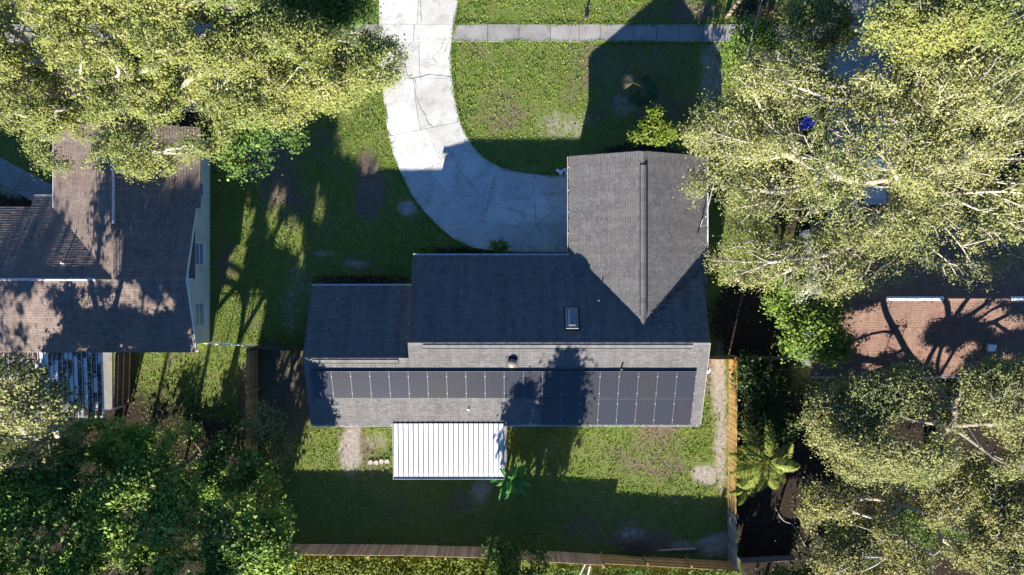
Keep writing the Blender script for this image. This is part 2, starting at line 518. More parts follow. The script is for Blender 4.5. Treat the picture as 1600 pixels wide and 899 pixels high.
# ------------------------------------------------------------------ ground
# patches in ground-level photo pixels: x, y, rx, ry, strength
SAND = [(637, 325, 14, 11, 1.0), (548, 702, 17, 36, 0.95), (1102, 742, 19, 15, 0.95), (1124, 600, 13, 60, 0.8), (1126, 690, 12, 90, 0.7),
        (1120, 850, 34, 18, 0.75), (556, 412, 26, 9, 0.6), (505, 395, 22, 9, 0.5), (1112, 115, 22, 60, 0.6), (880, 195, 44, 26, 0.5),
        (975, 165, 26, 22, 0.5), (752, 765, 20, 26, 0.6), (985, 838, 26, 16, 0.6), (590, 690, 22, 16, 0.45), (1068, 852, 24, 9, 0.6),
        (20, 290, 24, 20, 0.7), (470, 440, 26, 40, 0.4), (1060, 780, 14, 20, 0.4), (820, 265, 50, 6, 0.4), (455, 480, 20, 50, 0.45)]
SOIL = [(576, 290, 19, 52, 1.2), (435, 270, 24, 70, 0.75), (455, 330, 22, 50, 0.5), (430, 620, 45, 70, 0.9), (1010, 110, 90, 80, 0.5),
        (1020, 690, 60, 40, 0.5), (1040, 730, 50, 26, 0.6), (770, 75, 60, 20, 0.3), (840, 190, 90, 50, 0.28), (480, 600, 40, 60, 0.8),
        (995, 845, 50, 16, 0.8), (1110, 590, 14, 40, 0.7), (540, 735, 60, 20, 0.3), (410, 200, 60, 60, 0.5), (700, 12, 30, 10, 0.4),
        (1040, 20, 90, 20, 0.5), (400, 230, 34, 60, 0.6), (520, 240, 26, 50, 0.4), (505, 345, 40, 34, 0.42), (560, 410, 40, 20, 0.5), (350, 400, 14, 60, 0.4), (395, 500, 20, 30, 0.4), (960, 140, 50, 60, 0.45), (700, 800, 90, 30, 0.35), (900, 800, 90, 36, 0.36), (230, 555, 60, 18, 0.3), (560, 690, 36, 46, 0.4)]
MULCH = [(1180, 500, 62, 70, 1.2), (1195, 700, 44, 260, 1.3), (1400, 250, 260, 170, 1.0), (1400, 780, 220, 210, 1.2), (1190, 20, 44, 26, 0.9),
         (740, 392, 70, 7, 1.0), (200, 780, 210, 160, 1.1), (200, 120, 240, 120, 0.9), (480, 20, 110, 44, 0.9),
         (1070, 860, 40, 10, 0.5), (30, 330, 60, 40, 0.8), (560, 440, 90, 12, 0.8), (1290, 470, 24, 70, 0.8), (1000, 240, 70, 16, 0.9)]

def patches(lst, px, py):
    out = np.zeros_like(px)
    wx = (fbm(px / 14, py / 14) - 0.5) * 22
    wy = (fbm(px / 14 + 91, py / 14 + 47) - 0.5) * 22
    for cx, cy, rx, ry, s in lst:
        d = np.sqrt(((px + wx * min(1, rx / 25) - cx) / rx) ** 2 + ((py + wy * min(1, ry / 25) - cy) / ry) ** 2)
        out = np.maximum(out, s * np.clip(1.55 - d, 0, 1))
    return out

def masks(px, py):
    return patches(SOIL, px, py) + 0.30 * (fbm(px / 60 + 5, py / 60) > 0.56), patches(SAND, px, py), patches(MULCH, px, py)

def make_ground():
    xs = np.concatenate([[-400, -200, -90, -50], np.arange(-36, 36.01, 0.3), [50, 90, 200, 400]])
    ys = np.concatenate([[-400, -200, -90, -40], np.arange(-21, 21.01, 0.3), [40, 90, 200, 400]])
    X, Y = np.meshgrid(xs, ys)
    px, py = X.ravel() * PXM + 800, 449.5 - Y.ravel() * PXM
    so, sa, mu = masks(px, py)
    Z = (fbm(X.ravel() * 0.35, Y.ravel() * 0.35) - 0.6) * 0.05 - 0.01
    Z += 0.16 * np.exp(-((px - 576) / 15) ** 4 - ((py - 290) / 44) ** 4)
    far = (np.abs(X.ravel()) > 37) | (np.abs(Y.ravel()) > 22)
    Z[far] = -0.02
    nx, ny = len(xs), len(ys)
    i = (np.arange(ny - 1)[:, None] * nx + np.arange(nx - 1)[None, :]).ravel()
    q = np.stack([i, i + 1, i + nx + 1, i + nx], 1)
    me = np_mesh('ground', np.stack([X.ravel(), Y.ravel(), Z], 1), q, M['ground'])
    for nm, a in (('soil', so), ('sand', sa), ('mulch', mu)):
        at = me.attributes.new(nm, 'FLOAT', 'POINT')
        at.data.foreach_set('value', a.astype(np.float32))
    o = link_mesh('ground', me)
    o['kind'] = 'structure'
make_ground()

# ------------------------------------------------------------------ driveway, sidewalk, paths, road
def inset(poly, d):
    c = sum((Vector(p) for p in poly), Vector((0, 0))) / len(poly)
    out = []
    n = len(poly)
    a = sum(poly[i][0] * poly[(i + 1) % n][1] - poly[(i + 1) % n][0] * poly[i][1] for i in range(n))
    sg = 1 if a > 0 else -1
    for i in range(n):
        p0, p1, p2 = Vector(poly[i - 1]), Vector(poly[i]), Vector(poly[(i + 1) % n])
        e1, e2 = (p1 - p0).normalized(), (p2 - p1).normalized()
        n1, n2 = Vector((-e1.y, e1.x)) * sg, Vector((-e2.y, e2.x)) * sg
        b = (n1 + n2)
        b = b / max(0.5, b.length_squared / 2)
        out.append(p1 + b * d)
    return out

def slab(parent, pix, z, m, gap=0.008, name='slab'):
    poly = [G(*p).xy for p in pix]
    poly = inset(poly, gap)
    b = MB()
    top = inset(poly, 0.012)
    n = len(poly)
    vs = [(p.x, p.y, -0.10) for p in poly] + [(p.x, p.y, z - 0.012) for p in poly] + [(p.x, p.y, z) for p in top]
    fs = [tuple(range(n - 1, -1, -1)), tuple(range(2 * n, 3 * n))]
    a = sum(poly[i][0] * poly[(i + 1) % n][1] - poly[(i + 1) % n][0] * poly[i][1] for i in range(n))
    for k in (0, n):
        fs += [(k + i, k + (i + 1) % n, k + n + (i + 1) % n, k + n + i) for i in range(n)]
    if a < 0:
        fs = [f[::-1] for f in fs]
    b.add(vs, fs)
    return b.build(name, m, parent)

def poly_at(line, t):
    k = min(int(t), len(line) - 2)
    f = t - k
    return (line[k][0] * (1 - f) + line[k + 1][0] * f, line[k][1] * (1 - f) + line[k + 1][1] * f)

def smooth_line(pts, n):
    """Catmull-Rom through pts, n steps per span"""
    out = []
    P_ = [pts[0]] + list(pts) + [pts[-1]]
    for i in range(1, len(P_) - 2):
        p0, p1, p2, p3 = [np.array(P_[j], float) for j in (i - 1, i, i + 1, i + 2)]
        for k in range(n):
            t = k / n
            out.append(tuple(0.5 * (2 * p1 + (p2 - p0) * t + (2 * p0 - 5 * p1 + 4 * p2 - p3) * t * t + (3 * p1 - p0 - 3 * p2 + p3) * t ** 3)))
    out.append(tuple(pts[-1]))
    return out

drive = struct_empty('driveway')
# paired points down the left and right edges; each pair is a joint between slab rows
DL = [(592, -44), (592, 38), (593, 66), (596, 122), (607, 213), (629, 277), (663, 331), (722, 381), (790, 393), (891, 395)]
DR = [(722, -44), (711, 38), (706, 66), (707, 122), (719, 190), (742, 232), (768, 254), (806, 268), (848, 273), (891, 274)]
NS = 4
SL, SR = smooth_line(DL, NS), smooth_line(DR, NS)
COLS = [[0, .5, 1], [0, .47, 1], [0, .55, 1], [0, .45, 1], [0, .55, 1], [0, .36, .7, 1], [0, .36, .7, 1], [0, .33, .66, 1], [0, .4, .72, 1]]
for r in range(len(DL) - 1):
    z = 0.035 + 0.006 * math.sin(r * 2.1)
    for a, b in zip(COLS[r][:-1], COLS[r][1:]):
        def at(i, f):
            return (SL[i][0] * (1 - f) + SR[i][0] * f, SL[i][1] * (1 - f) + SR[i][1] * f)
        idx = range(r * NS, r * NS + NS + 1)
        slab(drive, [at(i, a) for i in idx] + [at(i, b) for i in reversed(idx)], z + random.uniform(-0.003, 0.003), M['concrete'], 0.008 if r < 4 else 0.016)

fill = [SL[k] for k in range(4 * NS, len(SL))] + [SR[k] for k in reversed(range(4 * NS, len(SR)))]
MB().prism([G(*p).xy for p in fill], -0.08, 0.022).build('joint_filler', M['filler'], drive)
CR = [[(649, 122), (650, 150), (657, 170), (664, 180), (669, 193), (678, 200)], [(632, 100), (636, 118), (641, 124)], [(775, 272), (768, 300), (757, 335), (747, 362)], [(762, 315), (785, 322), (800, 328), (815, 330), (822, 350), (838, 352)],
      [(832, 285), (835, 318), (838, 352), (850, 370), (862, 385)], [(838, 352), (860, 335), (884, 312)], [(838, 352), (825, 368), (812, 385)], [(657, 2), (658, 36)], [(640, 124), (672, 118), (705, 121)], [(700, 232), (715, 262), (738, 290), (758, 312)]]
ck = MB()
_r = random.Random(4)
for line in CR:
    pts = []
    for a, b in zip(line[:-1], line[1:]):
        for k in range(6):
            t = k / 6
            pts.append((a[0] + (b[0] - a[0]) * t + _r.gauss(0, .5), a[1] + (b[1] - a[1]) * t + _r.gauss(0, .5)))
    pts.append(line[-1])
    for a, b in zip(pts[:-1], pts[1:]):
        w = _r.uniform(.006, .024)
        ck.beam(G(*a, .0445), G(*b, .0445), w, .006)
k_ = ck.build('crack', M['crack'], drive)
k_['kind'] = 'stuff'
walk = struct_empty('sidewalk')
x = 712.0
wx = [712, 762, 811, 860, 905, 938, 990, 1026, 1061, 1099, 1137, 1176, 1215, 1254, 1293]
for a, b in zip(wx[:-1], wx[1:]):
    slab(walk, [(a, 38), (b, 38), (b, 66), (a, 66)] if a > 712 else [(711, 38), (b, 38), (b, 66), (706, 66)], 0.03 + random.uniform(-0.004, 0.004), M['walk'], 0.01)
for k in range(16):
    a = 592 - 40 * k
    slab(walk, [(a - 40, 38), (a, 38), (a + (0.5 if k == 0 else 0), 66), (a - 40, 66)], 0.03, M['walk'], 0.01)

npath = struct_empty('neighbour_path')
for q in ([(-60, 212), (-10, 240), (-28, 272), (-78, 244)], [(-10, 240), (40, 267), (22, 299), (-28, 272)], [(40, 267), (84, 291), (96, 330), (74, 328), (22, 299)]):
    slab(npath, q, 0.03, M['walk'])

ndrive = struct_empty('neighbour_driveway')
for i in range(9):
    for a, b in ((1292, 1345), (1345, 1398)):
        slab(ndrive, [(a, -44 + 44 * i), (b, -44 + 44 * i), (b, -44 + 44 * (i + 1)), (a, -44 + 44 * (i + 1))], 0.036 + random.uniform(0, .004), M['walk'])
wdrive = struct_empty('west_driveway')
for i in range(5):
    for a, b in ((262, 316), (316, 370)):
        slab(wdrive, [(a, -44 + 44 * i), (b, -44 + 44 * i), (b, -44 + 44 * (i + 1)), (a, -44 + 44 * (i + 1))], 0.036 + random.uniform(0, .004), M['walk'])

b = MB()
b.prism([G(-3000, -52).xy, G(4000, -52).xy, G(4000, -235).xy, G(-3000, -235).xy], -0.2, 0.005)
b.build('road', M['asphalt'])['kind'] = 'structure'
kerb = struct_empty('kerb')
b = MB()
b.prism([G(-3000, -45).xy, G(4000, -45).xy, G(4000, -51.5).xy, G(-3000, -51.5).xy], -0.2, 0.12)
b.build('kerb_stone', M['kerb'], kerb)

# brick strip along the front wall
strip = empty('brick_border', G(830, 397), 'row of red bricks edging the bed under the front gutter', 'brick edging')
bm_ = MB().box((-0.10, -0.10, -0.02), (0.10, 0.10, 0.06)).mesh('brick', M['brick'])
for i in range(18):
    for j in range(2):
        o = link_mesh('brick', bm_, strip, G(776 + i * 6.2, 397 + j * 5.8, 0.02 + random.uniform(0, .012)))
        o.rotation_euler.z = random.uniform(-.03, .03)

# ------------------------------------------------------------------ houses
def roof_slope(name, e0, e1, r1, r0, deck_m, sh_m, parent, course=0.14, tab=0.27, th=0.13):
    """one roof plane: e0-e1 eave, r0-r1 ridge (rectangle), a deck with shingles on top"""
    e0, e1, r1, r0 = [Vector(p) for p in (e0, e1, r1, r0)]
    dn = Vector((0, 0, -th))
    d = MB()
    d.hull([e0 + dn, e1 + dn, r1 + dn, r0 + dn], [e0, e1, r1, r0])
    deck = d.build(name, deck_m, parent)
    u = (e1 - e0)
    L = u.length
    u.normalize()
    w = (r0 - e0)
    D = w.length
    w.normalize()
    n = u.cross(w)
    if n.z < 0: n = -n
    sh = MB()
    k = 0
    v = -0.03
    rnd = random.Random(hash((round(e0.x, 2), round(e0.y, 2))) & 0xffff)
    while v < D:
        v1 = min(v + course - 0.014, D)
        off = -rnd.random() * tab
        x = off
        while x < L:
            wd = tab * rnd.uniform(0.75, 1.25)
            a, c = max(x, -0.02), min(x + wd - (0.014 if rnd.random() < .5 else .004), L + 0.02)
            x += wd
            if c - a < 0.03: continue
            lift = rnd.uniform(0.012, 0.020)
            sk = rnd.uniform(-0.008, 0.008)
            p = [e0 + u * a + w * (v + sk) + n * lift, e0 + u * c + w * (v + sk) + n * lift, e0 + u * c + w * v1 + n * 0.008, e0 + u * a + w * v1 + n * 0.008,
                 e0 + u * a + w * (v + sk) + n * 0.001, e0 + u * c + w * (v + sk) + n * 0.001]
            sh.add(p, [(0, 1, 2, 3), (4, 5, 1, 0)] if u.cross(w).z > 0 else [(3, 2, 1, 0), (0, 1, 5, 4)])
        v += course
        k += 1
    o = sh.build('shingles', sh_m, deck)
    o['kind'] = 'stuff'
    return deck

def gutter(parent, p, q, out, m, name='gutter', w=0.12, debris=False):
    p, q, out = Vector(p), Vector(q), Vector(out)
    b = MB()
    d = (q - p).normalized()
    up = Vector((0, 0, 1))
    b.beam(p + out * (w / 2), q + out * (w / 2), w, 0.012)
    b.beam(p + out * (w - 0.008) + up * 0.055, q + out * (w - 0.008) + up * 0.055, 0.014, 0.10)
    b.beam(p + out * 0.006 + up * 0.055, q + out * 0.006 + up * 0.055, 0.010, 0.10)
    L = (q - p).length
    t = 0.6
    while t < L:
        c = p + d * t + up * 0.100
        b.beam(c, c + out * w, 0.03, 0.012)
        t += random.uniform(0.8, 1.3)
    g = b.build(name, m, parent)
    if debris:
        f = MB()
        t = 0.1
        while t < L:
            c = p + d * t + out * random.uniform(.03, .09) + up * 0.03
            s = random.uniform(.03, .07)
            f.box((-s, -s * .6, 0), (s, s * .6, .03), Matrix.Translation(c) @ Matrix.Rotation(random.random() * 3, 4, 'Z'))
            t += random.uniform(.03, .14)
        x = f.build('leaf_debris', M['leaf_debris'], g)
        x['kind'] = 'stuff'
    return g

def ridge_vent(parent, p, q, m, w=0.30, h=0.05, edge=True, name='ridge_vent'):
    """a low capped strip along a ridge from p to q"""
    p, q = Vector(p), Vector(q)
    d = (q - p).normalized()
    s = d.cross(Vector((0, 0, 1))).normalized()
    b = MB()
    L = (q - p).length
    n = max(1, int(L / 0.32))
    for i in range(n):          # overlapping cap pieces
        a, c = p + d * (L * i / n), p + d * (L * (i + 1) / n + 0.02 * (i < n - 1))
        l = 0.006 + 0.005 * (i % 2)
        A = [a - s * w / 2 + Vector((0, 0, h - w * .20)), a + Vector((0, 0, h + l)), a + s * w / 2 + Vector((0, 0, h - w * .20))]
        B = [c - s * w / 2 + Vector((0, 0, h - w * .20)), c + Vector((0, 0, h + l + .004)), c + s * w / 2 + Vector((0, 0, h - w * .20))]
        b.add(A + B, [(0, 1, 4, 3), (1, 2, 5, 4)] if True else [])
        b.add([x - Vector((0, 0, .02)) for x in A + B], [(3, 4, 1, 0), (4, 5, 2, 1)])
        b.add([A[0], A[1], A[2], A[2] - Vector((0, 0, .02)), A[1] - Vector((0, 0, .02)), A[0] - Vector((0, 0, .02))], [(0, 5, 4, 1), (1, 4, 3, 2)])
    o = b.build(name, m, parent)
    if edge:
        e = MB()
        for k in (-1, 1):
            e.beam(p + s * k * (w / 2 + 0.012) + Vector((0, 0, h - w * .22 - .03)), q + s * k * (w / 2 + 0.012) + Vector((0, 0, h - w * .22 - .03)), 0.05, 0.06)
        e.build('vent_baffle', M['vent_edge'], o)
    return o

def window(parent, c, n, w, h, pane_m=None, wall_gap=0.0):
    """window centred at c on a wall whose outward normal is n"""
    c, n = Vector(c), Vector(n)
    s = Vector((-n.y, n.x, 0))
    up = Vector((0, 0, 1))
    def bx(mb, a, b_, z0, z1, d0, d1):
        P8 = []
        for d in (d0, d1):
            P8.append([c + s * a + up * z0 + n * d, c + s * b_ + up * z0 + n * d, c + s * b_ + up * z1 + n * d, c + s * a + up * z1 + n * d])
        mb.hull(P8[0], P8[1])
    f = MB()
    t = 0.06
    bx(f, -w / 2, -w / 2 + t, -h / 2, h / 2, -.02, .05)
    bx(f, w / 2 - t, w / 2, -h / 2, h / 2, -.02, .05)
    bx(f, -w / 2 + t, w / 2 - t, h / 2 - t, h / 2, -.02, .048)
    bx(f, -w / 2 + t, w / 2 - t, -h / 2, -h / 2 + t, -.02, .048)
    bx(f, -w / 2 + t, w / 2 - t, -.02, .02, -.01, .04)
    fr = f.build('window', M['white'], parent)
    p = MB()
    bx(p, -w / 2 + t, w / 2 - t, -h / 2 + t, h / 2 - t, 0.004, 0.012)
    p.build('pane', pane_m or M['glass_blind'], fr)
    q = MB()
    bx(q, -w / 2 - .06, w / 2 + .06, -h / 2 - .07, -h / 2 - .002, -.02, .12)
    q.build('sill', M['white'], fr)
    return fr

def gable_block(mb, x0, x1, y0, y1, he, s, axis, base=-0.05, drop=0.16):
    """solid wall block with gable ends; axis 'x': ridge along x. he = height of roof plane at wall line"""
    if axis == 'x':
        ym = (y0 + y1) / 2
        hr = he + s * (y1 - y0) / 2
        a = [(x0, y0, base), (x0, y0, he - drop), (x0, ym, hr - drop), (x0, y1, he - drop), (x0, y1, base)]
        b_ = [(x1,) + p[1:] for p in a]
    else:
        xm = (x0 + x1) / 2
        hr = he + s * (x1 - x0) / 2
        a = [(x1, y0, base), (x1, y0, base), (x1, y0, he - drop), (xm, y0, hr - drop), (x0, y0, he - drop), (x0, y0, base)][1:]
        b_ = [(p[0], y1, p[2]) for p in a]
    mb.hull([Vector(p) for p in a][::-1], [Vector(p) for p in b_][::-1])

HE, SL_ = 2.5, 0.40     # eave height, roof slope
def X(px): return (px - 800) / PXM
def Y(py): return (449.5 - py) / PXM

# ---- main house
house = empty('main_house', G(850, 527), 'long single storey house with grey shingle roof and front garage wing', 'house')
xw, xj, xe = X(506), X(655), X(1076)
ys, yn, ynw = Y(650), Y(403), Y(447.5)
yr = (ys + yn) / 2
hr = HE + SL_ * (yn - ys) / 2
yrw = (ys + ynw) / 2
hrw = HE + SL_ * (ynw - ys) / 2
gx0, gx1, gy = X(884.5), X(1085), Y(257.5)
gxm = (gx0 + gx1) / 2
hg = HE + SL_ * (gx1 - gx0) / 2
wall = MB()
ov = 0.42
gable_block(wall, xj + .08, xe - .3, ys + ov, yn - ov, HE + SL_ * ov, SL_, 'x')
wall.build('wall', M['brick_wall'], house)
wall = MB()
gable_block(wall, xw + .25, xj + .08, ys + ov + .004, ynw - ov, HE + SL_ * ov, SL_, 'x', -.06)
wall.build('wall', M['brick_wall'], house)
wall = MB()
gable_block(wall, gx0 + ov, gx1 - ov, yr, gy - .25, HE + SL_ * ov, SL_, 'y', -.07)
wall.build('wall', M['brick_wall'], house)
SM = M['shingle_main']
roof_slope('roof', (xj, ys, HE), (xe, ys, HE), (xe, yr, hr), (xj, yr, hr), M['deck'], SM, house)
roof_slope('roof', (xe, yn, HE), (xj, yn, HE), (xj, yr, hr), (xe, yr, hr), M['deck'], SM, house)
roof_slope('roof', (xw, ys, HE), (xj - .001, ys, HE), (xj - .001, yrw, hrw), (xw, yrw, hrw), M['deck'], SM, house)
roof_slope('roof', (xj - .001, ynw, HE), (xw, ynw, HE), (xw, yrw, hrw), (xj - .001, yrw, hrw), M['deck'], SM, house)
yap = yr + (hr - hg) / SL_           # garage ridge runs into the main slope here
roof_slope('roof', (gx0, gy, HE), (gx0, yap - .35, HE), (gxm, yap - .35, hg), (gxm, gy, hg), M['deck'], SM, house)
roof_slope('roof', (gx1, yap - .35, HE), (gx1, gy, HE), (gxm, gy, hg), (gxm, yap - .35, hg), M['deck'], SM, house)
# ridge caps and vents
def cap_row(p, q, parent, m=None):
    return ridge_vent(parent, p, q, m or M['vent_dark'], 0.26, 0.045, False, 'ridge_cap')
cap_row((xj + .02, yr, hr), (xe - .02, yr, hr), house, SM)
cap_row((xw + .02, yrw, hrw), (xj - .03, yrw, hrw), house, SM)
cap_row((gxm, gy - .02, hg), (gxm, yap - .1, hg), house, SM)
ridge_vent(house, (xj + .8, yr - .12, hr - .01), (X(1052), yr - .12, hr - .01), SM, 0.32, 0.075)
ridge_vent(house, (xw + .5, yrw - .1, hrw - .01), (X(640), yrw - .1, hrw - .01), SM, 0.32, 0.075)
ridge_vent(house, (gxm, gy - .75, hg + .02), (gxm, yap + .55, hg + .02), SM, 0.30, 0.085)
# rake trim
def rake(p, q, parent, m, w=0.05, t=0.16):
    b = MB()
    b.beam(Vector(p) - Vector((0, 0, t * .55)), Vector(q) - Vector((0, 0, t * .55)), w, t)
    return b.build('rake_board', m, parent)
rake((xw - .025, ys, HE), (xw - .025, yrw, hrw), house, M['deck'])
rake((xw - .025, ynw, HE), (xw - .025, yrw, hrw), house, M['deck'])
rake((xe + .027, ys, HE), (xe + .027, yr, hr), house, M['trim_grey'], 0.05, 0.14)
rake((xe + .027, yn, HE), (xe + .027, yr, hr), house, M['deck'])
rake((gx0, gy + .027, HE), (gxm, gy + .027, hg), house, M['deck'])
rake((gx1, gy + .027, HE), (gxm, gy + .027, hg), house, M['deck'])
gutter(house, (xw, ys - .002, HE - .11), (xe, ys - .002, HE - .11), (0, -1, 0), M['white'])
gutter(house, (xj, yn + .002, HE - .11), (gx0 - .02, yn + .002, HE - .11), (0, 1, 0), M['white'])
gutter(house, (xw, ynw + .002, HE - .11), (xj - .1, ynw + .002, HE - .11), (0, 1, 0), M['white'])
gutter(house, (gx0 - .002, gy, HE - .11), (gx0 - .002, yn + .14, HE - .11), (-1, 0, 0), M['white'], debris=True)
gutter(house, (gx1 + .002, gy, HE - .11), (gx1 + .002, yn, HE - .11), (1, 0, 0), M['white'])
for c, n, w, h in (((X(560), ys + ov, 1.45), (0, -1, 0), 1.4, 1.1), ((X(850), ys + ov, 1.45), (0, -1, 0), 1.6, 1.1), ((X(960), ys + ov, 1.45), (0, -1, 0), 1.6, 1.1),
                   ((X(580), ynw - ov, 1.45), (0, 1, 0), 1.5, 1.1), ((X(720), yn - ov, 1.45), (0, 1, 0), 1.6, 1.2), ((X(985), gy - .25, 1.5), (0, 1, 0), 1.5, 1.2)):
    window(house, c, n, w, h)
# garage door on the west side of the wing and a back door under the patio cover
dr = MB()
for k in range(4):
    dr.box((gx0 + ov - .05, Y(385), .03 + k * .53), (gx0 + ov + .02, Y(290), .03 + k * .53 + .51))
dr.build('garage_door', M['white'], house)
dr = MB().box((X(690), ys + ov - .05, .02), (X(690) + .95, ys + ov + .03, 2.05)).build('door', M['white'], house)
MB().tube([(X(690) + .85, ys + ov - .10, 1.0), (X(690) + .85, ys + ov - .05, 1.0)], .03).build('handle', M['alu'], dr)

def on_slope(px, py, lift=0.0, north=False):
    """point of the main roof seen at pixel px, py"""
    h = 3.3
    for _ in range(30):
        p = P(px, py, h)
        h = HE + SL_ * ((yn - p.y) if north else (p.y - ys))
    return Vector((p.x, p.y, h + lift))

def slope_matrix(c, north=False):
    a = math.atan(SL_) * (-1 if north else 1)
    return Matrix.Translation(c) @ Matrix.Rotation(a, 4, 'X')

c = on_slope(893.5, 498, 0.02, True)
T = slope_matrix(c, True)
f = MB()
for a, b_ in (((-.33, -.60, 0), (-.26, .60, .13)), ((.26, -.60, 0), (.33, .60, .13)), ((-.26, .53, 0), (.26, .60, .128)), ((-.26, -.60, 0), (.26, -.53, .128))):
    f.box(a, b_, T)
sk = f.build('skylight', M['trim_grey'], house)
MB().add([T @ Vector(p) for p in ((-.26, -.53, .10), (.26, -.53, .10), (.26, .53, .10), (-.26, .53, .10), (-.15, -.40, .17), (.15, -.40, .17), (.15, .40, .17), (-.15, .40, .17))],
         [(4, 5, 6, 7), (0, 1, 5, 4), (1, 2, 6, 5), (2, 3, 7, 6), (3, 0, 4, 7)]).build('skylight_dome', M['skylight'], sk)
MB().box((-.42, -.68, 0), (.42, .68, .012), T).build('flashing', M['vent_edge'], sk)
c = on_slope(800, 567)
v = MB()
v.lathe(c + Vector((0, 0, -.05)), [(.20, 0), (.20, .22), (.17, .24)], 18)
tv = v.build('attic_vent', M['galv'], house, smooth=False)
MB().lathe(c + Vector((0, 0, .17)), [(.25, 0), (.26, .04), (.22, .11), (.15, .16), (.05, .19)], 20).build('vent_hood', M['galv'], tv, smooth=True)
fl = MB().box((-.36, -.36, 0.018), (.36, .36, .03), slope_matrix(c)).build('flashing', M['vent_edge'], tv)
for px, py, nth, r, h in ((970, 577, False, .05, .32), (732, 640, False, .035, .16), (935, 470, True, .04, .22), (527, 468, None, .03, .2)):
    if nth is None:
        p = P(527, 468, 3.0)
        p.z = HE + SL_ * (ynw - p.y)
    else:
        p = on_slope(px, py, 0, nth)
    q = MB()
    q.tube([p - Vector((0, 0, .1)), p + Vector((0, 0, h))], r, 10)
    q.lathe(p + Vector((0, 0, -.03)), [(r * 2.6, 0), (r * 2.2, .05), (r * 1.2, .09)], 10)
    q.build('pipe_vent', M['white'] if h < .2 else M['galv'], house)

# ---- solar array
yt = Y(566)
arr = empty('solar_array', (X(789), Y(607), HE + SL_ * (Y(607) - ys)), 'two row array of dark solar panels with silver clamps on the sunny roof slope', 'solar panels')
PW, PL = 20.9 / 20, 1.69
ca, sa = 1 / math.sqrt(1 + SL_ ** 2), SL_ / math.sqrt(1 + SL_ ** 2)
pm = MB().box((-PW / 2 + .0165, -PL / 2 + .0205, .0), (PW / 2 - .0165, PL / 2 - .0205, .034)).mesh('solar_panel', M['solar'])
fm = MB()
for a, b_ in (((-PW / 2 + .002, -PL / 2 + .004, -.01), (-PW / 2 + .016, PL / 2 - .004, .036)), ((PW / 2 - .016, -PL / 2 + .004, -.01), (PW / 2 - .002, PL / 2 - .004, .036)),
              ((-PW / 2 + .016, -PL / 2 + .004, -.01), (PW / 2 - .016, -PL / 2 + .020, .0355)), ((-PW / 2 + .016, PL / 2 - .020, -.01), (PW / 2 - .016, PL / 2 - .004, .0355))):
    fm.box(a, b_)
fm = fm.mesh('panel_frame', M['frame_grey'])
cm = MB().box((-.024, -.024, .02), (.024, .024, .046)).mesh('clamp', M['clamp'])
rot = math.atan(SL_)
def panel(i, row):
    x = X(517) + PW * (i + .5)
    v = (Y(566) - ys) / ca - (row + .5) * (PL + .03)      # distance up the slope
    p = Vector((x, ys + v * ca - sa * .13, HE + v * sa + ca * .13))
    o = link_mesh('solar_panel', pm, arr, p)
    o.rotation_euler.x = rot
    for me, nm, q in ((fm, 'panel_frame', (0, 0, 0)), (cm, 'clamp', (PW / 2, PL * .31, 0)), (cm, 'clamp', (PW / 2, -PL * .31, 0))):
        k = bpy.data.objects.new(nm, me)
        k.parent = o
        k.location = q
        COL.objects.link(k)
for i in range(20): panel(i, 0)
for i in range(12, 20): panel(i, 1)
rl = MB()
for row, x0, x1 in ((0, 517, 1061), (1, 845, 1061)):
    for k in (.22, .78):
        v = (Y(566) - ys) / ca - (row + k) * (PL + .03)
        p = Vector((0, ys + v * ca - sa * .085, HE + v * sa + ca * .085))
        rl.beam((X(x0) + .02, p.y, p.z), (X(x1) - .02, p.y, p.z), .04, .05)
rl.build('mounting_rail', M['alu'], arr)

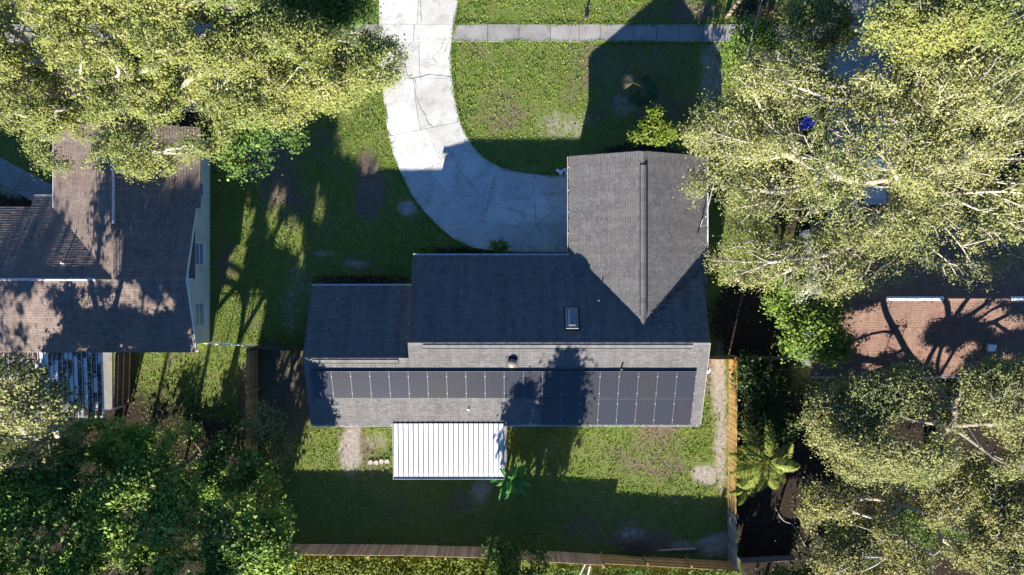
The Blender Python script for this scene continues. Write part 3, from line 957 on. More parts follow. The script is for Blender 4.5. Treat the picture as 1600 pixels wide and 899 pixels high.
# ---- patio covers
def patio_cover(name, x0, x1, yn_, ys_, hn, hs, pitch, m, label, posts):
    root = empty(name, ((x0 + x1) / 2, (yn_ + ys_) / 2, 0), label, 'patio cover')
    n = round((x1 - x0) / pitch)
    w = (x1 - x0) / n
    d = Vector((0, ys_ - yn_, hs - hn))
    L = d.length
    b = MB()      # one pan: flat with a raised rib on its edge
    pr = [(-w / 2 + .019, .0), (w / 2 - .056, .0), (w / 2 - .050, .05), (w / 2 - .024, .05), (w / 2 - .019, .012)]
    A = [Vector((a, 0, z)) for a, z in pr] + [Vector((a, 0, z - .006)) for a, z in reversed(pr)]
    B = [p + d for p in A]
    b.add(A + B, [(i, i + 1, 10 + i + 1, 10 + i) for i in range(9)] + [tuple(range(9, -1, -1)), tuple(range(10, 20))])
    pmsh = b.mesh('roof_panel', m)
    for i in range(n):
        link_mesh('roof_panel', pmsh, root, (x0 + (i + .5) * w, yn_, hn))
    g = MB()
    g.hull([Vector((x0, yn_, hn - .06)), Vector((x0, ys_, hs - .06)), Vector((x1, ys_, hs - .06)), Vector((x1, yn_, hn - .06))], [Vector((x0, yn_, hn - .04)), Vector((x0, ys_, hs - .04)), Vector((x1, ys_, hs - .04)), Vector((x1, yn_, hn - .04))])
    g.build('rib_shade_sheet', M['rib_shade_sheet'], root)  # added sheet; its grey in the gaps imitates shade lines along the ribs
    g = MB()
    g.box((x0 - .03, ys_ - .13, hs - .07), (x1 + .03, ys_ - .01, hs - .055))
    g.box((x0 - .03, ys_ - .145, hs - .07), (x1 + .03, ys_ - .13, hs + .05))
    g.box((x0 - .045, ys_ - .145, hs - .07), (x0 - .03, ys_ - .01, hs + .05))
    g.box((x1 + .03, ys_ - .145, hs - .07), (x1 + .045, ys_ - .01, hs + .05))
    g.build('gutter', m, root)
    g = MB()
    g.box((x0 + .05, ys_ + .25, hs - .14), (x1 - .05, ys_ + .33, hs - .02))
    g.build('beam', m, root)
    for i in range(posts):
        x = x0 + .15 + (x1 - x0 - .3) * i / (posts - 1)
        MB().box((x - .04, ys_ + .25, -.05), (x + .04, ys_ + .33, hs - .142)).build('post', m, root)
    for k, x in ((-1, x0), (1, x1)):
        MB().beam((x + k * .012, yn_, hn + .01), (x + k * .012, ys_, hs + .01), .02, .11).build('edge_trim', m, root)
    return root
patio_cover('patio_cover', X(626), X(788), Y(648.5), Y(728), 2.62, 2.36, .28, M['white_metal'], 'clean white ribbed metal patio cover behind the grey roofed house', 3)
b = MB().box((X(620), Y(735), -.1), (X(792), Y(634), .05)).build('patio_slab', M['walk'])
b['kind'] = 'structure'

# ---- left neighbour
lh = empty('neighbour_house', G(234, 438), 'cream neighbour house with brownish shingle roof and cross gable under the oak', 'house')
hl, sl = 2.5, 0.30
lx0, lx1, lwx0, lwx1 = X(-260), X(336), X(127), X(342)
lyn, lys = Y(332), Y(544)
lym = (lyn + lys) / 2
lhr = hl + sl * (lyn - lys) / 2
lwm = (lwx0 + lwx1) / 2
lwr = hl + sl * (lwx1 - lwx0) / 2
lwy = Y(215)
wl = MB()
gable_block(wl, lx0 + .3, X(328), lys + .4, lyn - .4, hl + sl * .4, sl, 'x')
wl.build('wall', M['stucco'], lh)
wl = MB()
gable_block(wl, lwx0 + .5, X(328) - .003, lym, lwy - .3, hl + sl * .5, sl, 'y', -.06)
wl.build('wall', M['stucco'], lh)
LM = M['shingle_left']
roof_slope('roof', (lx0, lys, hl), (lx1, lys, hl), (lx1, lym, lhr), (lx0, lym, lhr), M['deck'], LM, lh, .145, .27)
roof_slope('roof', (lx1, lyn, hl), (lx0, lyn, hl), (lx0, lym, lhr), (lx1, lym, lhr), M['deck'], LM, lh, .145, .27)
roof_slope('roof', (lwx0, lwy, hl), (lwx0, lym + .05, hl), (lwm, lym + .05, lwr), (lwm, lwy, lwr), M['deck'], LM, lh, .145, .27)
roof_slope('roof', (lwx1, lyn - .02, hl), (lwx1, lwy, hl), (lwm, lwy, lwr), (lwm, lyn - .02, lwr), M['deck'], LM, lh, .145, .27)
ez = hl + sl * (lwx1 - lx1 + .05)
roof_slope('roof', (lx1 - .05, lym + .05, ez), (lx1 - .05, lyn - .022, ez), (lwm, lyn - .022, lwr), (lwm, lym + .05, lwr), M['deck'], LM, lh, .145, .27)
# small entry roof
ex0, ex1, ey = X(95), X(128), Y(316)
roof_slope('roof', (ex1, ey, hl - sl * (ey - lyn)), (ex0, ey, hl - sl * (ey - lyn)), (ex0, lyn + .002, hl), (ex1, lyn + .002, hl), M['deck'], LM, lh, .145, .27)
ridge_vent(lh, (lx0 + 1, lym, lhr), (P(150, 437, lhr).x, lym, lhr), M['pink_trim'], .16, .06, False)
cap_row((P(152, 437, lhr).x, lym, lhr), (lx1 - .02, lym, lhr), lh, LM)
ridge_vent(lh, (lwm, P(178, 350, lwr).y, lwr), (lwm, lwy - .5, lwr), M['pink_trim'], .16, .07, False)
cap_row((lwm, lym, lwr), (lwm, P(178, 352, lwr).y, lwr), lh, LM)
for y0 in (lys, lyn):
    rake((lx1 + .02, y0, hl), (lx1 + .02, lym, lhr), lh, M['white'], .045, .15)
for y0, z in ((lyn + .1, hl - .02), (lym, lhr - .06), (lys + .05, hl - .04)):
    MB().box((lx1 - .25, y0 - .05, z - .16), (lx1 + .30 if y0 != lys + .05 else lx1 + .1, y0 + .05, z - .05)).build('beam_end', M['white'], lh)
gutter(lh, (ex0, ey + .002, hl - sl * (ey - lyn) - .11), (ex1, ey + .002, hl - sl * (ey - lyn) - .11), (0, 1, 0), M['white'])
rake((lwx0 - .02, lwy, hl + .02), (lwx0 - .02, lyn, hl + .02), lh, M['white'], .03, .1)
for y0, y1 in ((290, 312), (382, 416), (472, 508)):
    w_ = window(lh, (X(328), Y((y0 + y1) / 2), 1.45), (1, 0, 0), (y1 - y0) / PXM, 1.15)
p = P(108, 412, 3.0)
MB().tube([(p.x, p.y, hl + sl * (lyn - p.y) - .1), (p.x, p.y, hl + sl * (lyn - p.y) + .25)], .045, 10).build('pipe_vent', M['white'], lh)

patio_cover('old_patio_cover', X(-60), X(197), Y(540), Y(642.5), 2.42, 2.22, .275, M['old_metal'], 'weathered patio cover strewn with brown leaves behind the cream house', 4)
b = MB().box((X(-60), Y(640), -.1), (X(176), Y(536), .045)).build('west_patio_slab', M['walk'])
b['kind'] = 'structure'

# ---- right neighbour
rh = empty('red_roof_house', G(1500, 465), 'house with reddish brown shingle roof half hidden by oaks on the right', 'house')
rx0, rx1 = X(1240), X(1900)
rys, ryn = Y(579), Y(351)
rym = (rys + ryn) / 2
rhr = HE + SL_ * (ryn - rys) / 2
wl = MB()
gable_block(wl, rx0 + .35, rx1 - .3, rys + .4, ryn - .4, HE + SL_ * .4, SL_, 'x')
wl.build('wall', M['grey_wall'], rh)
RM = M['shingle_right']
roof_slope('roof', (rx0, rys, HE), (rx1, rys, HE), (rx1, rym, rhr), (rx0, rym, rhr), M['deck'], RM, rh, .145, .27)
roof_slope('roof', (rx1, ryn, HE), (rx0, ryn, HE), (rx0, rym, rhr), (rx1, rym, rhr), M['deck'], RM, rh, .145, .27)
for y0 in (rys, ryn):
    rake((rx0 - .03, y0, HE), (rx0 - .03, rym, rhr), rh, M['rust'], .09, .2)
ridge_vent(rh, (P(1385, 467, rhr).x, rym, rhr), (P(1474, 467, rhr).x, rym, rhr), M['white'], .22, .06, False)
ridge_vent(rh, (P(1580, 467, rhr).x, rym, rhr), (P(1700, 467, rhr).x, rym, rhr), M['white'], .22, .06, False)
cap_row((rx0 + .1, rym, rhr), (P(1383, 467, rhr).x, rym, rhr), rh, RM)
cap_row((P(1476, 467, rhr).x, rym, rhr), (P(1578, 467, rhr).x, rym, rhr), rh, RM)
gutter(rh, (rx0, rys - .002, HE - .11), (rx1, rys - .002, HE - .11), (0, -1, 0), M['white'])
for y0 in (432, 500):
    window(rh, (rx0 + .35, Y(y0), 1.5), (-1, 0, 0), 1.1, 1.1)
p = P(1546, 541, 3.2)
p.z = HE + SL_ * (p.y - rys)
q = MB().box((-.17, -.15, 0), (.17, .15, .22), slope_matrix(p)).build('roof_vent', M['white'], rh)
MB().box((-.21, -.19, .22), (.21, .19, .26), slope_matrix(p)).build('vent_hood', M['white'], q)
# low utility box against its wall
ub = empty('utility_cabinet', G(1243, 470), 'grey utility cabinet against the wall under the rust red gable', 'cabinet')
MB().box((X(1232), Y(486), 0), (X(1250) , Y(445), 1.5)).build('body', M['grey_wall'], ub)
MB().box((X(1231), Y(487), 1.5), (X(1250), Y(444), 1.56)).build('lid', M['white'], ub)
MB().box((X(1232) - .012, Y(484), .1), (X(1232), Y(466.5), 1.42)).build('door', M['white'], ub)
MB().box((X(1232) - .012, Y(464.5), .1), (X(1232), Y(447), 1.42)).build('door', M['white'], ub)

# ------------------------------------------------------------------ fences
def fence(name, pts, h, m, label, pitch=0.145, rails_side=0, group=None, post_m=None, rail_m=None, max_boards=300):
    """board fence along ground pixels pts; rails_side: +1/-1 puts rails on the left/right of the run"""
    L = [G(*p) for p in pts]
    root = empty(name, L[0], label, 'fence', group)
    bmesh_ = [MB().box((-pitch / 2 - .004, -.009, -.02), (pitch / 2 + .004, .009, h + dh)).mesh('board', m) for dh in (0, .015, -.012)]
    rails, n = MB(), 0
    for a, b_ in zip(L[:-1], L[1:]):
        d = b_ - a
        k = max(1, round(d.length / pitch))
        ang = math.atan2(d.y, d.x)
        u = d.normalized()
        s = Vector((-u.y, u.x, 0)) * (rails_side or 1)
        for i in range(k):
            o = link_mesh('board', random.choice(bmesh_), root, a + d * ((i + .5) / k) + s * ((.0028 if i % 2 else -.0028) + random.uniform(-.0012, .0012)))
            o.rotation_euler = (random.uniform(-.004, .004), random.uniform(-.006, .006), ang)
            n += 1
        for z in (.3, h * .55, h - .2):
            rails.beam(a + s * .042 + Vector((0, 0, z)), b_ + s * .042 + Vector((0, 0, z)), .04, .09)
        np_ = max(1, round(d.length / 2.4))
        for i in range(np_ + 1):
            c = a + d * (i / np_) + s * .108
            MB().box((-.045, -.045, -.05), (.045, .045, h + .05), Matrix.Translation(c) @ Matrix.Rotation(ang, 4, 'Z')).build('post', post_m or m, root)
    rails.build('rail', rail_m or m, root)
    return root
fence('wooden_fence', [(415, 850), (640, 851.5), (760, 855), (850, 861), (938, 866)], 1.65, M['brown_wood'], 'long brown board fence along the back of the yard', rails_side=-1)
fence('wooden_fence', [(938.5, 866.2), (1137, 877)], 1.4, M['new_wood'], 'golden fence section with posts and rails at the back right corner', rails_side=1)
fence('wooden_fence', [(1139, 561), (1137, 792)], 1.55, M['new_wood'], 'bright golden wooden fence down the right side of the yard', rails_side=1)
fence('wooden_fence', [(1136.5, 795), (1137.5, 876)], 1.65, M['grey_wood'], 'short grey weathered fence section at the lower right corner', .16, rails_side=1)
fence('wooden_fence', [(403, 540), (402, 740)], 1.8, M['orange_wood'], 'reddish brown fence down the left side of the yard', rails_side=1, rail_m=M['new_wood'])
fence('wooden_fence', [(404, 541), (503, 543)], 1.6, M['dark_wood'], 'dark fence closing the gap left of the house wing', rails_side=-1, post_m=M['grey_wood'])
def chain_fence(pts, h, label):
    a, b_ = G(*pts[0]), G(*pts[1])
    root = empty('chain_link_fence', a, label, 'fence')
    d = b_ - a
    for i in range(4):
        c = a + d * (i / 3)
        MB().tube([c + Vector((0, 0, -.05)), c + Vector((0, 0, h + .05))], .024, 8).build('post', M['clamp'], root)
    MB().tube([a + Vector((0, 0, h)), b_ + Vector((0, 0, h))], .022, 8).build('rail', M['white'], root)
    w = MB()
    n = int(d.length / .09)
    k = h / d.length
    for i in range(-int(n * k) - 1, n):
        for sgn in (1, -1):
            t0, t1 = i / n, i / n + k
            z0, z1 = (.04, h) if sgn > 0 else (h, .04)
            if t0 < 0: z0, t0 = z0 + (z1 - z0) * (-t0 / k), 0
            if t1 > 1: z1, t1 = z0 + (z1 - z0) * ((1 - t0) / (t1 - t0)), 1
            if t1 - t0 > .004: w.beam(a + d * t0 + Vector((0, 0, z0)), a + d * t1 + Vector((0, 0, z1)), .003, .003)
    w.build('wire_mesh', M['clamp'], root)['kind'] = 'stuff'
chain_fence([(330, 534.5), (402, 538)], 1.1, 'low wire fence with pale top rail between the cream house and left yard fence')
fence('wooden_fence', [(1068, 557), (1136, 558)], 1.6, M['new_wood'], 'short pale fence between house end and right fence', rails_side=1)
fence('wooden_fence', [(1143, 558.5), (1236, 557.5)], 1.5, M['grey_wood'], 'grey fence running right behind the vines to the red roofed house', rails_side=1)
fence('wooden_fence', [(1152, 872), (1235, 868)], 0.8, M['grey_wood'], 'low grey picket fence in the dark lot at lower right', .2, rails_side=1)
fence('wooden_fence', [(206, 548), (204, 628)], 1.7, M['dark_wood'], 'dark privacy screen beside the leaf strewn patio', rails_side=1, rail_m=M['brown_wood'])

# ------------------------------------------------------------------ trees
def rand_unit(n, rng):
    v = rng.normal(size=(n, 3))
    return v / np.linalg.norm(v, axis=1, keepdims=True)

def leaves_mesh(name, cen, per, spread, size, m, rng, tone_c, up=0.35, axis_c=None):
    n = len(cen) * per
    c = np.repeat(cen, per, 0)
    k = np.repeat(rng.uniform(.6, 1.5, (len(cen), 1)), per, 0)
    off = rng.normal(size=(n, 3)) * np.array(spread) * k
    p = c + off
    nr = rand_unit(n, rng) * 0.5 + np.array([0, 0, up]) + np.array(TO_SUN) * .5 + off / (np.linalg.norm(off, axis=1, keepdims=True) + 1e-6) * 0.8
    nr /= np.linalg.norm(nr, axis=1, keepdims=True)
    t = np.cross(nr, rand_unit(n, rng))
    t /= np.linalg.norm(t, axis=1, keepdims=True) + 1e-9
    b = np.cross(nr, t)
    l = size * np.clip(np.exp(rng.normal(-.12, .38, (n, 1))), .4, 2.1)
    w = l * rng.uniform(.26, .42, (n, 1))
    f = l * rng.uniform(-.10, .12, (n, 1))
    V = np.empty((n, 4, 3))
    V[:, 0] = p - t * l * .5
    V[:, 1] = p + b * w + nr * f + t * l * .05
    V[:, 2] = p + t * l * .5
    V[:, 3] = p - b * w + nr * f + t * l * .05
    tone = np.repeat(np.clip(np.repeat(tone_c, per) + rng.normal(0, .12, n), 0, 1), 4)
    return np_mesh(name, V.reshape(-1, 3), np.arange(n * 4).reshape(n, 4), m, tone)

def grow(points, start, wander, rng, step=0.55, pathw=0.22):
    """join every point to a branching skeleton that starts with the chain 'start'"""
    cap = len(start) + len(points) * 14
    N = np.zeros((cap, 3))
    par = np.full(cap, -1)
    path = np.zeros(cap)
    n = 0
    for p in start:
        N[n] = p
        par[n] = n - 1
        path[n] = 0 if n == 0 else path[n - 1] + np.linalg.norm(N[n] - N[n - 1]) * .3
        n += 1
    root = len(start) - 1
    first = root
    order = np.argsort(np.linalg.norm(points - N[root], axis=1))
    tips = []
    for i in order:
        p = points[i]
        d = np.linalg.norm(N[first:n] - p, axis=1)
        # prefer to leave from nodes nearer the fork
        j = first + int(np.argmin(d + pathw * path[first:n]))
        D = np.linalg.norm(p - N[j])
        k = max(1, min(12, int(D / step + .5)))
        last = j
        a = N[j].copy()
        dirp = N[j] - N[par[j]] if par[j] >= 0 else np.array([0, 0, 1.])
        dirp = dirp / (np.linalg.norm(dirp) + 1e-9)
        ctrl = a + dirp * D * .25 + (p - a) * .3
        for s in range(1, k + 1):
            if n >= cap: break
            t = s / k
            q = (1 - t) ** 2 * a + 2 * t * (1 - t) * ctrl + t * t * p
            if s < k: q = q + rng.normal(size=3) * wander * min(1, D)
            N[n] = q
            par[n] = last
            path[n] = path[last] + np.linalg.norm(N[n] - N[last])
            last = n
            n += 1
        tips.append(last)
    return N[:n], par[:n], np.array(tips), order

def limb_mesh(name, N, par, tips, rtip, power, m, rmax=None):
    n = len(N)
    cnt = np.zeros(n)
    cnt[tips] += 1
    main = np.full(n, -1)
    for i in range(n - 1, 0, -1):
        if par[i] >= 0:
            cnt[par[i]] += cnt[i]
            if main[par[i]] < 0 or cnt[i] > cnt[main[par[i]]]: main[par[i]] = i
    N = N.copy()
    sm = (cnt > 2) & (par >= 0) & (main >= 0)
    sm[:3] = False
    for _ in range(5):
        N[sm] = .4 * N[sm] + .3 * N[par[sm]] + .3 * N[main[sm]]
    rad = rtip * np.maximum(cnt, 1) ** power
    if rmax: rad = np.minimum(rad, rmax)
    rad[0] *= 1.35
    ch = np.arange(1, n)
    pa = par[1:]
    d = np.zeros((n, 3))
    d[ch] = N[ch] - N[pa]
    d[0] = (0, 0, 1)
    d /= np.linalg.norm(d, axis=1, keepdims=True) + 1e-9
    ref = np.where(np.abs(d[:, 2:3]) > .93, np.array([[1., 0, 0]]), np.array([[0, 0, 1.]]))
    s = np.cross(d, ref)
    s /= np.linalg.norm(s, axis=1, keepdims=True) + 1e-9
    t = np.cross(d, s)
    VV, FF, base = [], [], 0
    big = rad[ch] > .05
    for sel, K in ((big, 7), (~big, 3)):
        c, p_ = ch[sel], pa[sel]
        if not len(c): continue
        a = 2 * np.pi * np.arange(K) / K
        # start ring keeps the child's frame so that the tube never twists
        r0 = np.minimum(rad[p_], rad[c] * 1.25)
        ring = s[c][:, None, :] * np.cos(a)[None, :, None] + t[c][:, None, :] * np.sin(a)[None, :, None]
        A = (N[p_] - d[c] * rad[c][:, None] * .4)[:, None, :] + ring * r0[:, None, None]
        B = (N[c] + d[c] * rad[c][:, None] * .3)[:, None, :] + ring * rad[c][:, None, None]
        V = np.concatenate([A, B], 1)
        m_ = len(c)
        o = (np.arange(m_) * 2 * K)[:, None] + base
        k = np.arange(K)
        F = np.stack([o + k, o + (k + 1) % K, o + K + (k + 1) % K, o + K + k], -1).reshape(-1, 4)
        VV.append(V.reshape(-1, 3))
        FF.append(F)
        base += m_ * 2 * K
    return np_mesh(name, np.concatenate(VV), np.concatenate(FF), m)

def n3(p, s, o):
    """cheap 3-D clump noise from three 2-D slices"""
    return (vnoise(p[:, 0] * s + o, p[:, 1] * s + 7) + vnoise(p[:, 1] * s + 3, p[:, 2] * s * 1.4 + o) + vnoise(p[:, 0] * s + 11, p[:, 2] * s * 1.4 + o)) / 3

def _img(px, py, h):
    f = 1 - h / H
    return (800 + (px - 800) * f, 449.5 + (py - 449.5) * f)
# openings between the boughs through which the low sun reaches the ground or a roof: (height, centre x, y, radius x, y)
GAPS = [(0, 224, 592, 42, 54), (0, 388, 330, 7, 36), (0, 425, 345, 6, 40), (0, 470, 400, 6, 36), (0, 500, 320, 6, 36), (0, 540, 215, 8, 40), (0, 343, 520, 6, 26), (0, 351, 475, 7, 36), (0, 364, 425, 7, 34), (0, 378, 375, 7, 34), (0, 405, 480, 3, 30),
        (0, 220, 565, 34, 26), (0, 212, 610, 28, 32), (0, 204, 650, 18, 20), (0, 335, 560, 12, 26), (0, 330, 605, 10, 26), (0, 250, 570, 24, 20), (0, 300, 548, 34, 9),
        (0, 590, 225, 20, 38), (0, 574, 246, 16, 14), (0, 575, 175, 10, 40), (0, 455, 375, 9, 20), (0, 462, 345, 8, 14), (0, 440, 300, 8, 22), (0, 478, 520, 8, 40)]
for _g in ((62, 488, 17, 30), (86, 515, 10, 12), (150, 475, 18, 13), (180, 470, 12, 16), (214, 462, 10, 9), (232, 482, 17, 20), (267, 476, 12, 22), (200, 542, 12, 11), (128, 540, 11, 15),
           (285, 520, 7, 10), (205, 440, 12, 7), (75, 442, 14, 6), (120, 335, 14, 36), (104, 300, 9, 34), (135, 350, 12, 22), (150, 395, 8, 18), (198, 340, 7, 22), (150, 250, 14, 26), (190, 385, 10, 20)):
    _z = 3.1 if _g[1] < 430 else 3.0
    for _k in range(4):
        _c = _img(_g[0], _g[1], _z)
        if _g[1] >= 430: _z = 2.5 + .30 * (544 - _c[1]) / PXM
    GAPS.append((_z, _c[0], _c[1], _g[2] * .95, _g[3] * .95))
for _g in ((1340, 505, 20, 26), (1352, 545, 18, 22), (1385, 488, 22, 12), (1440, 492, 26, 14), (1482, 484, 26, 10), (1405, 540, 24, 26), (1450, 552, 22, 26), (1480, 560, 18, 22),
           (1365, 575, 14, 14), (1552, 492, 12, 20), (1565, 515, 8, 12), (1592, 505, 10, 16), (1520, 540, 8, 16), (1425, 520, 14, 10), (1300, 500, 14, 22), (1575, 560, 8, 14)):
    _z = 3.3
    for _k in range(4):
        _c = _img(_g[0], _g[1], _z)
        _z = 2.5 + .40 * (579 - _c[1]) / PXM
    GAPS.append((_z, _c[0], _c[1], _g[2] * 1.25, _g[3] * 1.25))
COT = 1 / math.tan(SUN_EL)

def lets_sun_through(p, rng):
    ok = np.ones(len(p), bool)
    for z, cx, cy, rx, ry in GAPS:
        d = np.maximum(p[:, 2] - z, 0) * COT / _l
        sx, sy = (p[:, 0] + d * SUN_SIDE) * PXM + 800, 449.5 - (p[:, 1] + d) * PXM
        e = ((sx - cx) / (rx + 12)) ** 2 + ((sy - cy) / (ry + 12)) ** 2
        ok &= (e > rng.uniform(.7, 1.15, len(p))) | (p[:, 2] < z + .3) | (d * PXM < ry * 1.5)
    return ok

def tree(name, label, blobs, n, per, leaf, leaf_m, bark_m, seed, base=None, fork=0.42, spread=(.26, .26, .15), rtip=.012, power=.44,
         holes=(), wander=.10, cat='tree', group=None, shell=.45, thresh=.40, bare=0.0, pathw=.22, rmax=None, gaps=False, step=.55, clump=.45):
    """blobs: (px, py, height, rx px, ry px, rz m, weight) as seen in the photograph"""
    rng = np.random.default_rng(seed)
    E = []
    for b in blobs:
        px, py, h, rx, ry, rz = b[:6]
        f = 1 - h / H
        c = P(px, py, h)
        E.append((np.array(c), np.array([rx / PXM * f, ry / PXM * f, rz])))
    wts = np.array([np.prod(e[1]) ** .75 * (b[6] if len(b) > 6 else 1) for e, b in zip(E, blobs)])
    wts /= wts.sum()
    pts = []
    got = 0
    while got < n:
        k = rng.choice(len(E), size=n * 2, p=wts)
        u = rand_unit(n * 2, rng)
        u[:, 2] = np.where(u[:, 2] < -.45, -u[:, 2], u[:, 2])
        r = (shell + (1 - shell) * rng.random(n * 2)) ** .6
        C, A = np.array([e[0] for e in E])[k], np.array([e[1] for e in E])[k]
        p = C + u * A * r[:, None]
        ok = n3(p, clump, seed * 3.7) > thresh + rng.normal(0, .04, len(p))
        ok &= p[:, 2] > .25
        if gaps: ok &= lets_sun_through(p, rng)
        ff = H / (H - p[:, 2])
        ix, iy = p[:, 0] * ff * PXM + 800, 449.5 - p[:, 1] * ff * PXM
        for hx, hy, hrad in holes:
            ok &= ((ix - hx) ** 2 + (iy - hy) ** 2) > (hrad * rng.uniform(.75, 1.2, len(p))) ** 2
        p = p[ok]
        pts.append(p)
        got += len(p)
    pts = np.concatenate(pts)[:n]
    keep = rng.random(len(pts)) >= bare
    if bare > .05: pts[~keep, 2] += rng.uniform(.15, .5, (~keep).sum())
    cw = np.average(np.array([e[0] for e in E]), axis=0, weights=wts)
    if base is None:
        bx, by = cw[0], cw[1]
    else:
        g = G(*base)
        bx, by = g.x, g.y
    top = max(e[0][2] for e in E)
    fh = top * fork
    fx, fy = bx + (cw[0] - bx) * .35, by + (cw[1] - by) * .35
    ks = max(2, int(fh / .6))
    start = [np.array([bx + (fx - bx) * (i / ks) ** 1.4, by + (fy - by) * (i / ks) ** 1.4, -.1 + (fh + .1) * i / ks]) + (rng.normal(size=3) * [.03, .03, 0] if 0 < i < ks else 0) for i in range(ks + 1)]
    N, par, tips, order = grow(pts, start, wander, rng, step, pathw)
    root = empty(name, (bx, by, 0), label, cat, group)
    off = np.array([bx, by, 0])
    o = link_mesh('trunk', limb_mesh('trunk', N - off, par, tips, rtip, power, bark_m, rmax), root)
    cen = pts[keep] - off
    tone = np.clip((n3(pts[keep], .55, seed + 50.) - .5) * 3.2 + .5 + rng.normal(0, .18, keep.sum()), 0, 1)
    o = link_mesh('crown', leaves_mesh('crown', cen, per, spread, leaf, leaf_m, rng, tone), root)
    return root

# upper left oaks, in full sun
tree('oak_tree', 'huge golden green oak filling the upper left corner and overhanging the cream house',
     [(150, 60, 9.8, 200, 95, 1.8), (60, 140, 7.8, 120, 70, 1.5), (110, 215, 6.3, 70, 58, 1.1), (225, 232, 6.0, 56, 46, 1.0), (300, 190, 6.8, 70, 58, 1.3), (300, 70, 8.8, 110, 70, 1.6), (200, 0, 10.5, 200, 50, 1.6), (190, 140, 7.9, 100, 60, 1.4), (40, 60, 9.2, 110, 80, 1.6), (150, 100, 7.0, 150, 90, 1.2)],
     3000, 84, .088, M['oak_gold'], M['bark'], 11, rtip=.019, rmax=.17, pathw=.4, spread=(.20, .20, .14), base=(235, 170), holes=[(308, 45, 18), (270, 55, 15), (215, 92, 17), (258, 155, 13), (345, 120, 12), (85, 180, 9), (165, 60, 15), (190, 76, 14), (234, 128, 13), (140, 42, 12), (290, 100, 12), (332, 40, 12), (75, 28, 10), (100, 150, 8), (40, 110, 9), (330, 208, 13), (20, 60, 9), (180, 180, 9), (235, 20, 10)], bare=.22, thresh=.45, clump=.75)
tree('oak_tree', 'golden green oak reaching over the top of the driveway',
     [(490, 105, 7.5, 95, 55, 1.4), (575, 100, 6.8, 58, 50, 1.1), (420, 60, 8.0, 70, 50, 1.4), (430, 150, 6.4, 75, 50, 1.2), (520, 140, 6.0, 50, 34, .9), (370, 130, 7.2, 70, 70, 1.3), (500, 70, 8.0, 70, 30, 1.0)],
     1350, 80, .092, M['oak_gold'], M['bark'], 12, rtip=.018, rmax=.16, pathw=.4, spread=(.21, .21, .14), base=(440, 135), bare=.18, holes=[(590, 20, 40), (540, 20, 30), (360, 125, 14), (395, 95, 12), (455, 98, 11), (435, 118, 9), (500, 82, 8), (405, 150, 12), (530, 120, 8)], thresh=.40, clump=.75)
tree('oak_tree', 'dark green shaded tree between the golden oaks and the left lawn',
     [(425, 205, 3.8, 50, 40, 1.2), (480, 25, 3.5, 90, 40, 1.2), (385, 240, 3.5, 40, 36, 1.0), (550, 20, 3.0, 40, 30, .9)],
     480, 36, .14, M['leaf_deep'], M['bark_dark'], 13, base=(445, 160))
# the great right-hand oak
tree('oak_tree', 'great pale oak with bare grey limbs right of the garage',
     [(1370, 215, 9.3, 215, 100, 1.8, 1.2), (1160, 205, 7.8, 90, 62, 1.4), (1140, 290, 6.6, 70, 52, 1.1), (1170, 395, 6.0, 66, 60, 1.1), (1300, 410, 6.6, 130, 56, 1.2), (1350, 330, 7.6, 160, 60, 1.4), (1500, 370, 7.2, 130, 72, 1.4),
      (1230, 120, 9.6, 95, 46, 1.3), (1400, 120, 10.2, 130, 46, 1.4), (1520, 130, 10.4, 120, 70, 1.6), (1590, 250, 8.6, 90, 100, 1.6), (1480, 250, 8.8, 100, 80, 1.5)],
     4900, 62, .085, M['oak_pale'], M['bark'], 21, rmax=.19, spread=(.22, .22, .14), base=(1330, 262), fork=.30, holes=[(1524, 205, 20), (1376, 300, 25), (1305, 285, 14), (1255, 197, 22), (1410, 150, 10), (1245, 325, 12), (1475, 285, 12), (1380, 400, 9), (1330, 475, 10)],
     rtip=.018, power=.40, bare=.36, thresh=.41, clump=.7, wander=.10, pathw=.45)
tree('oak_tree', 'yellow green oak leaning in from the top right corner',
     [(1500, 25, 11.5, 150, 50, 1.5), (1580, 60, 11, 70, 50, 1.4), (1275, 40, 7.5, 62, 42, 1.2), (1420, 60, 10.8, 70, 36, 1.2)],
     1300, 72, .090, M['oak_gold'], M['bark'], 22, base=(1420, 20), bare=.2, rmax=.22, pathw=.4, holes=[(1345, 20, 20), (1205, 20, 20)], rtip=.018, spread=(.24, .24, .15), clump=.75)
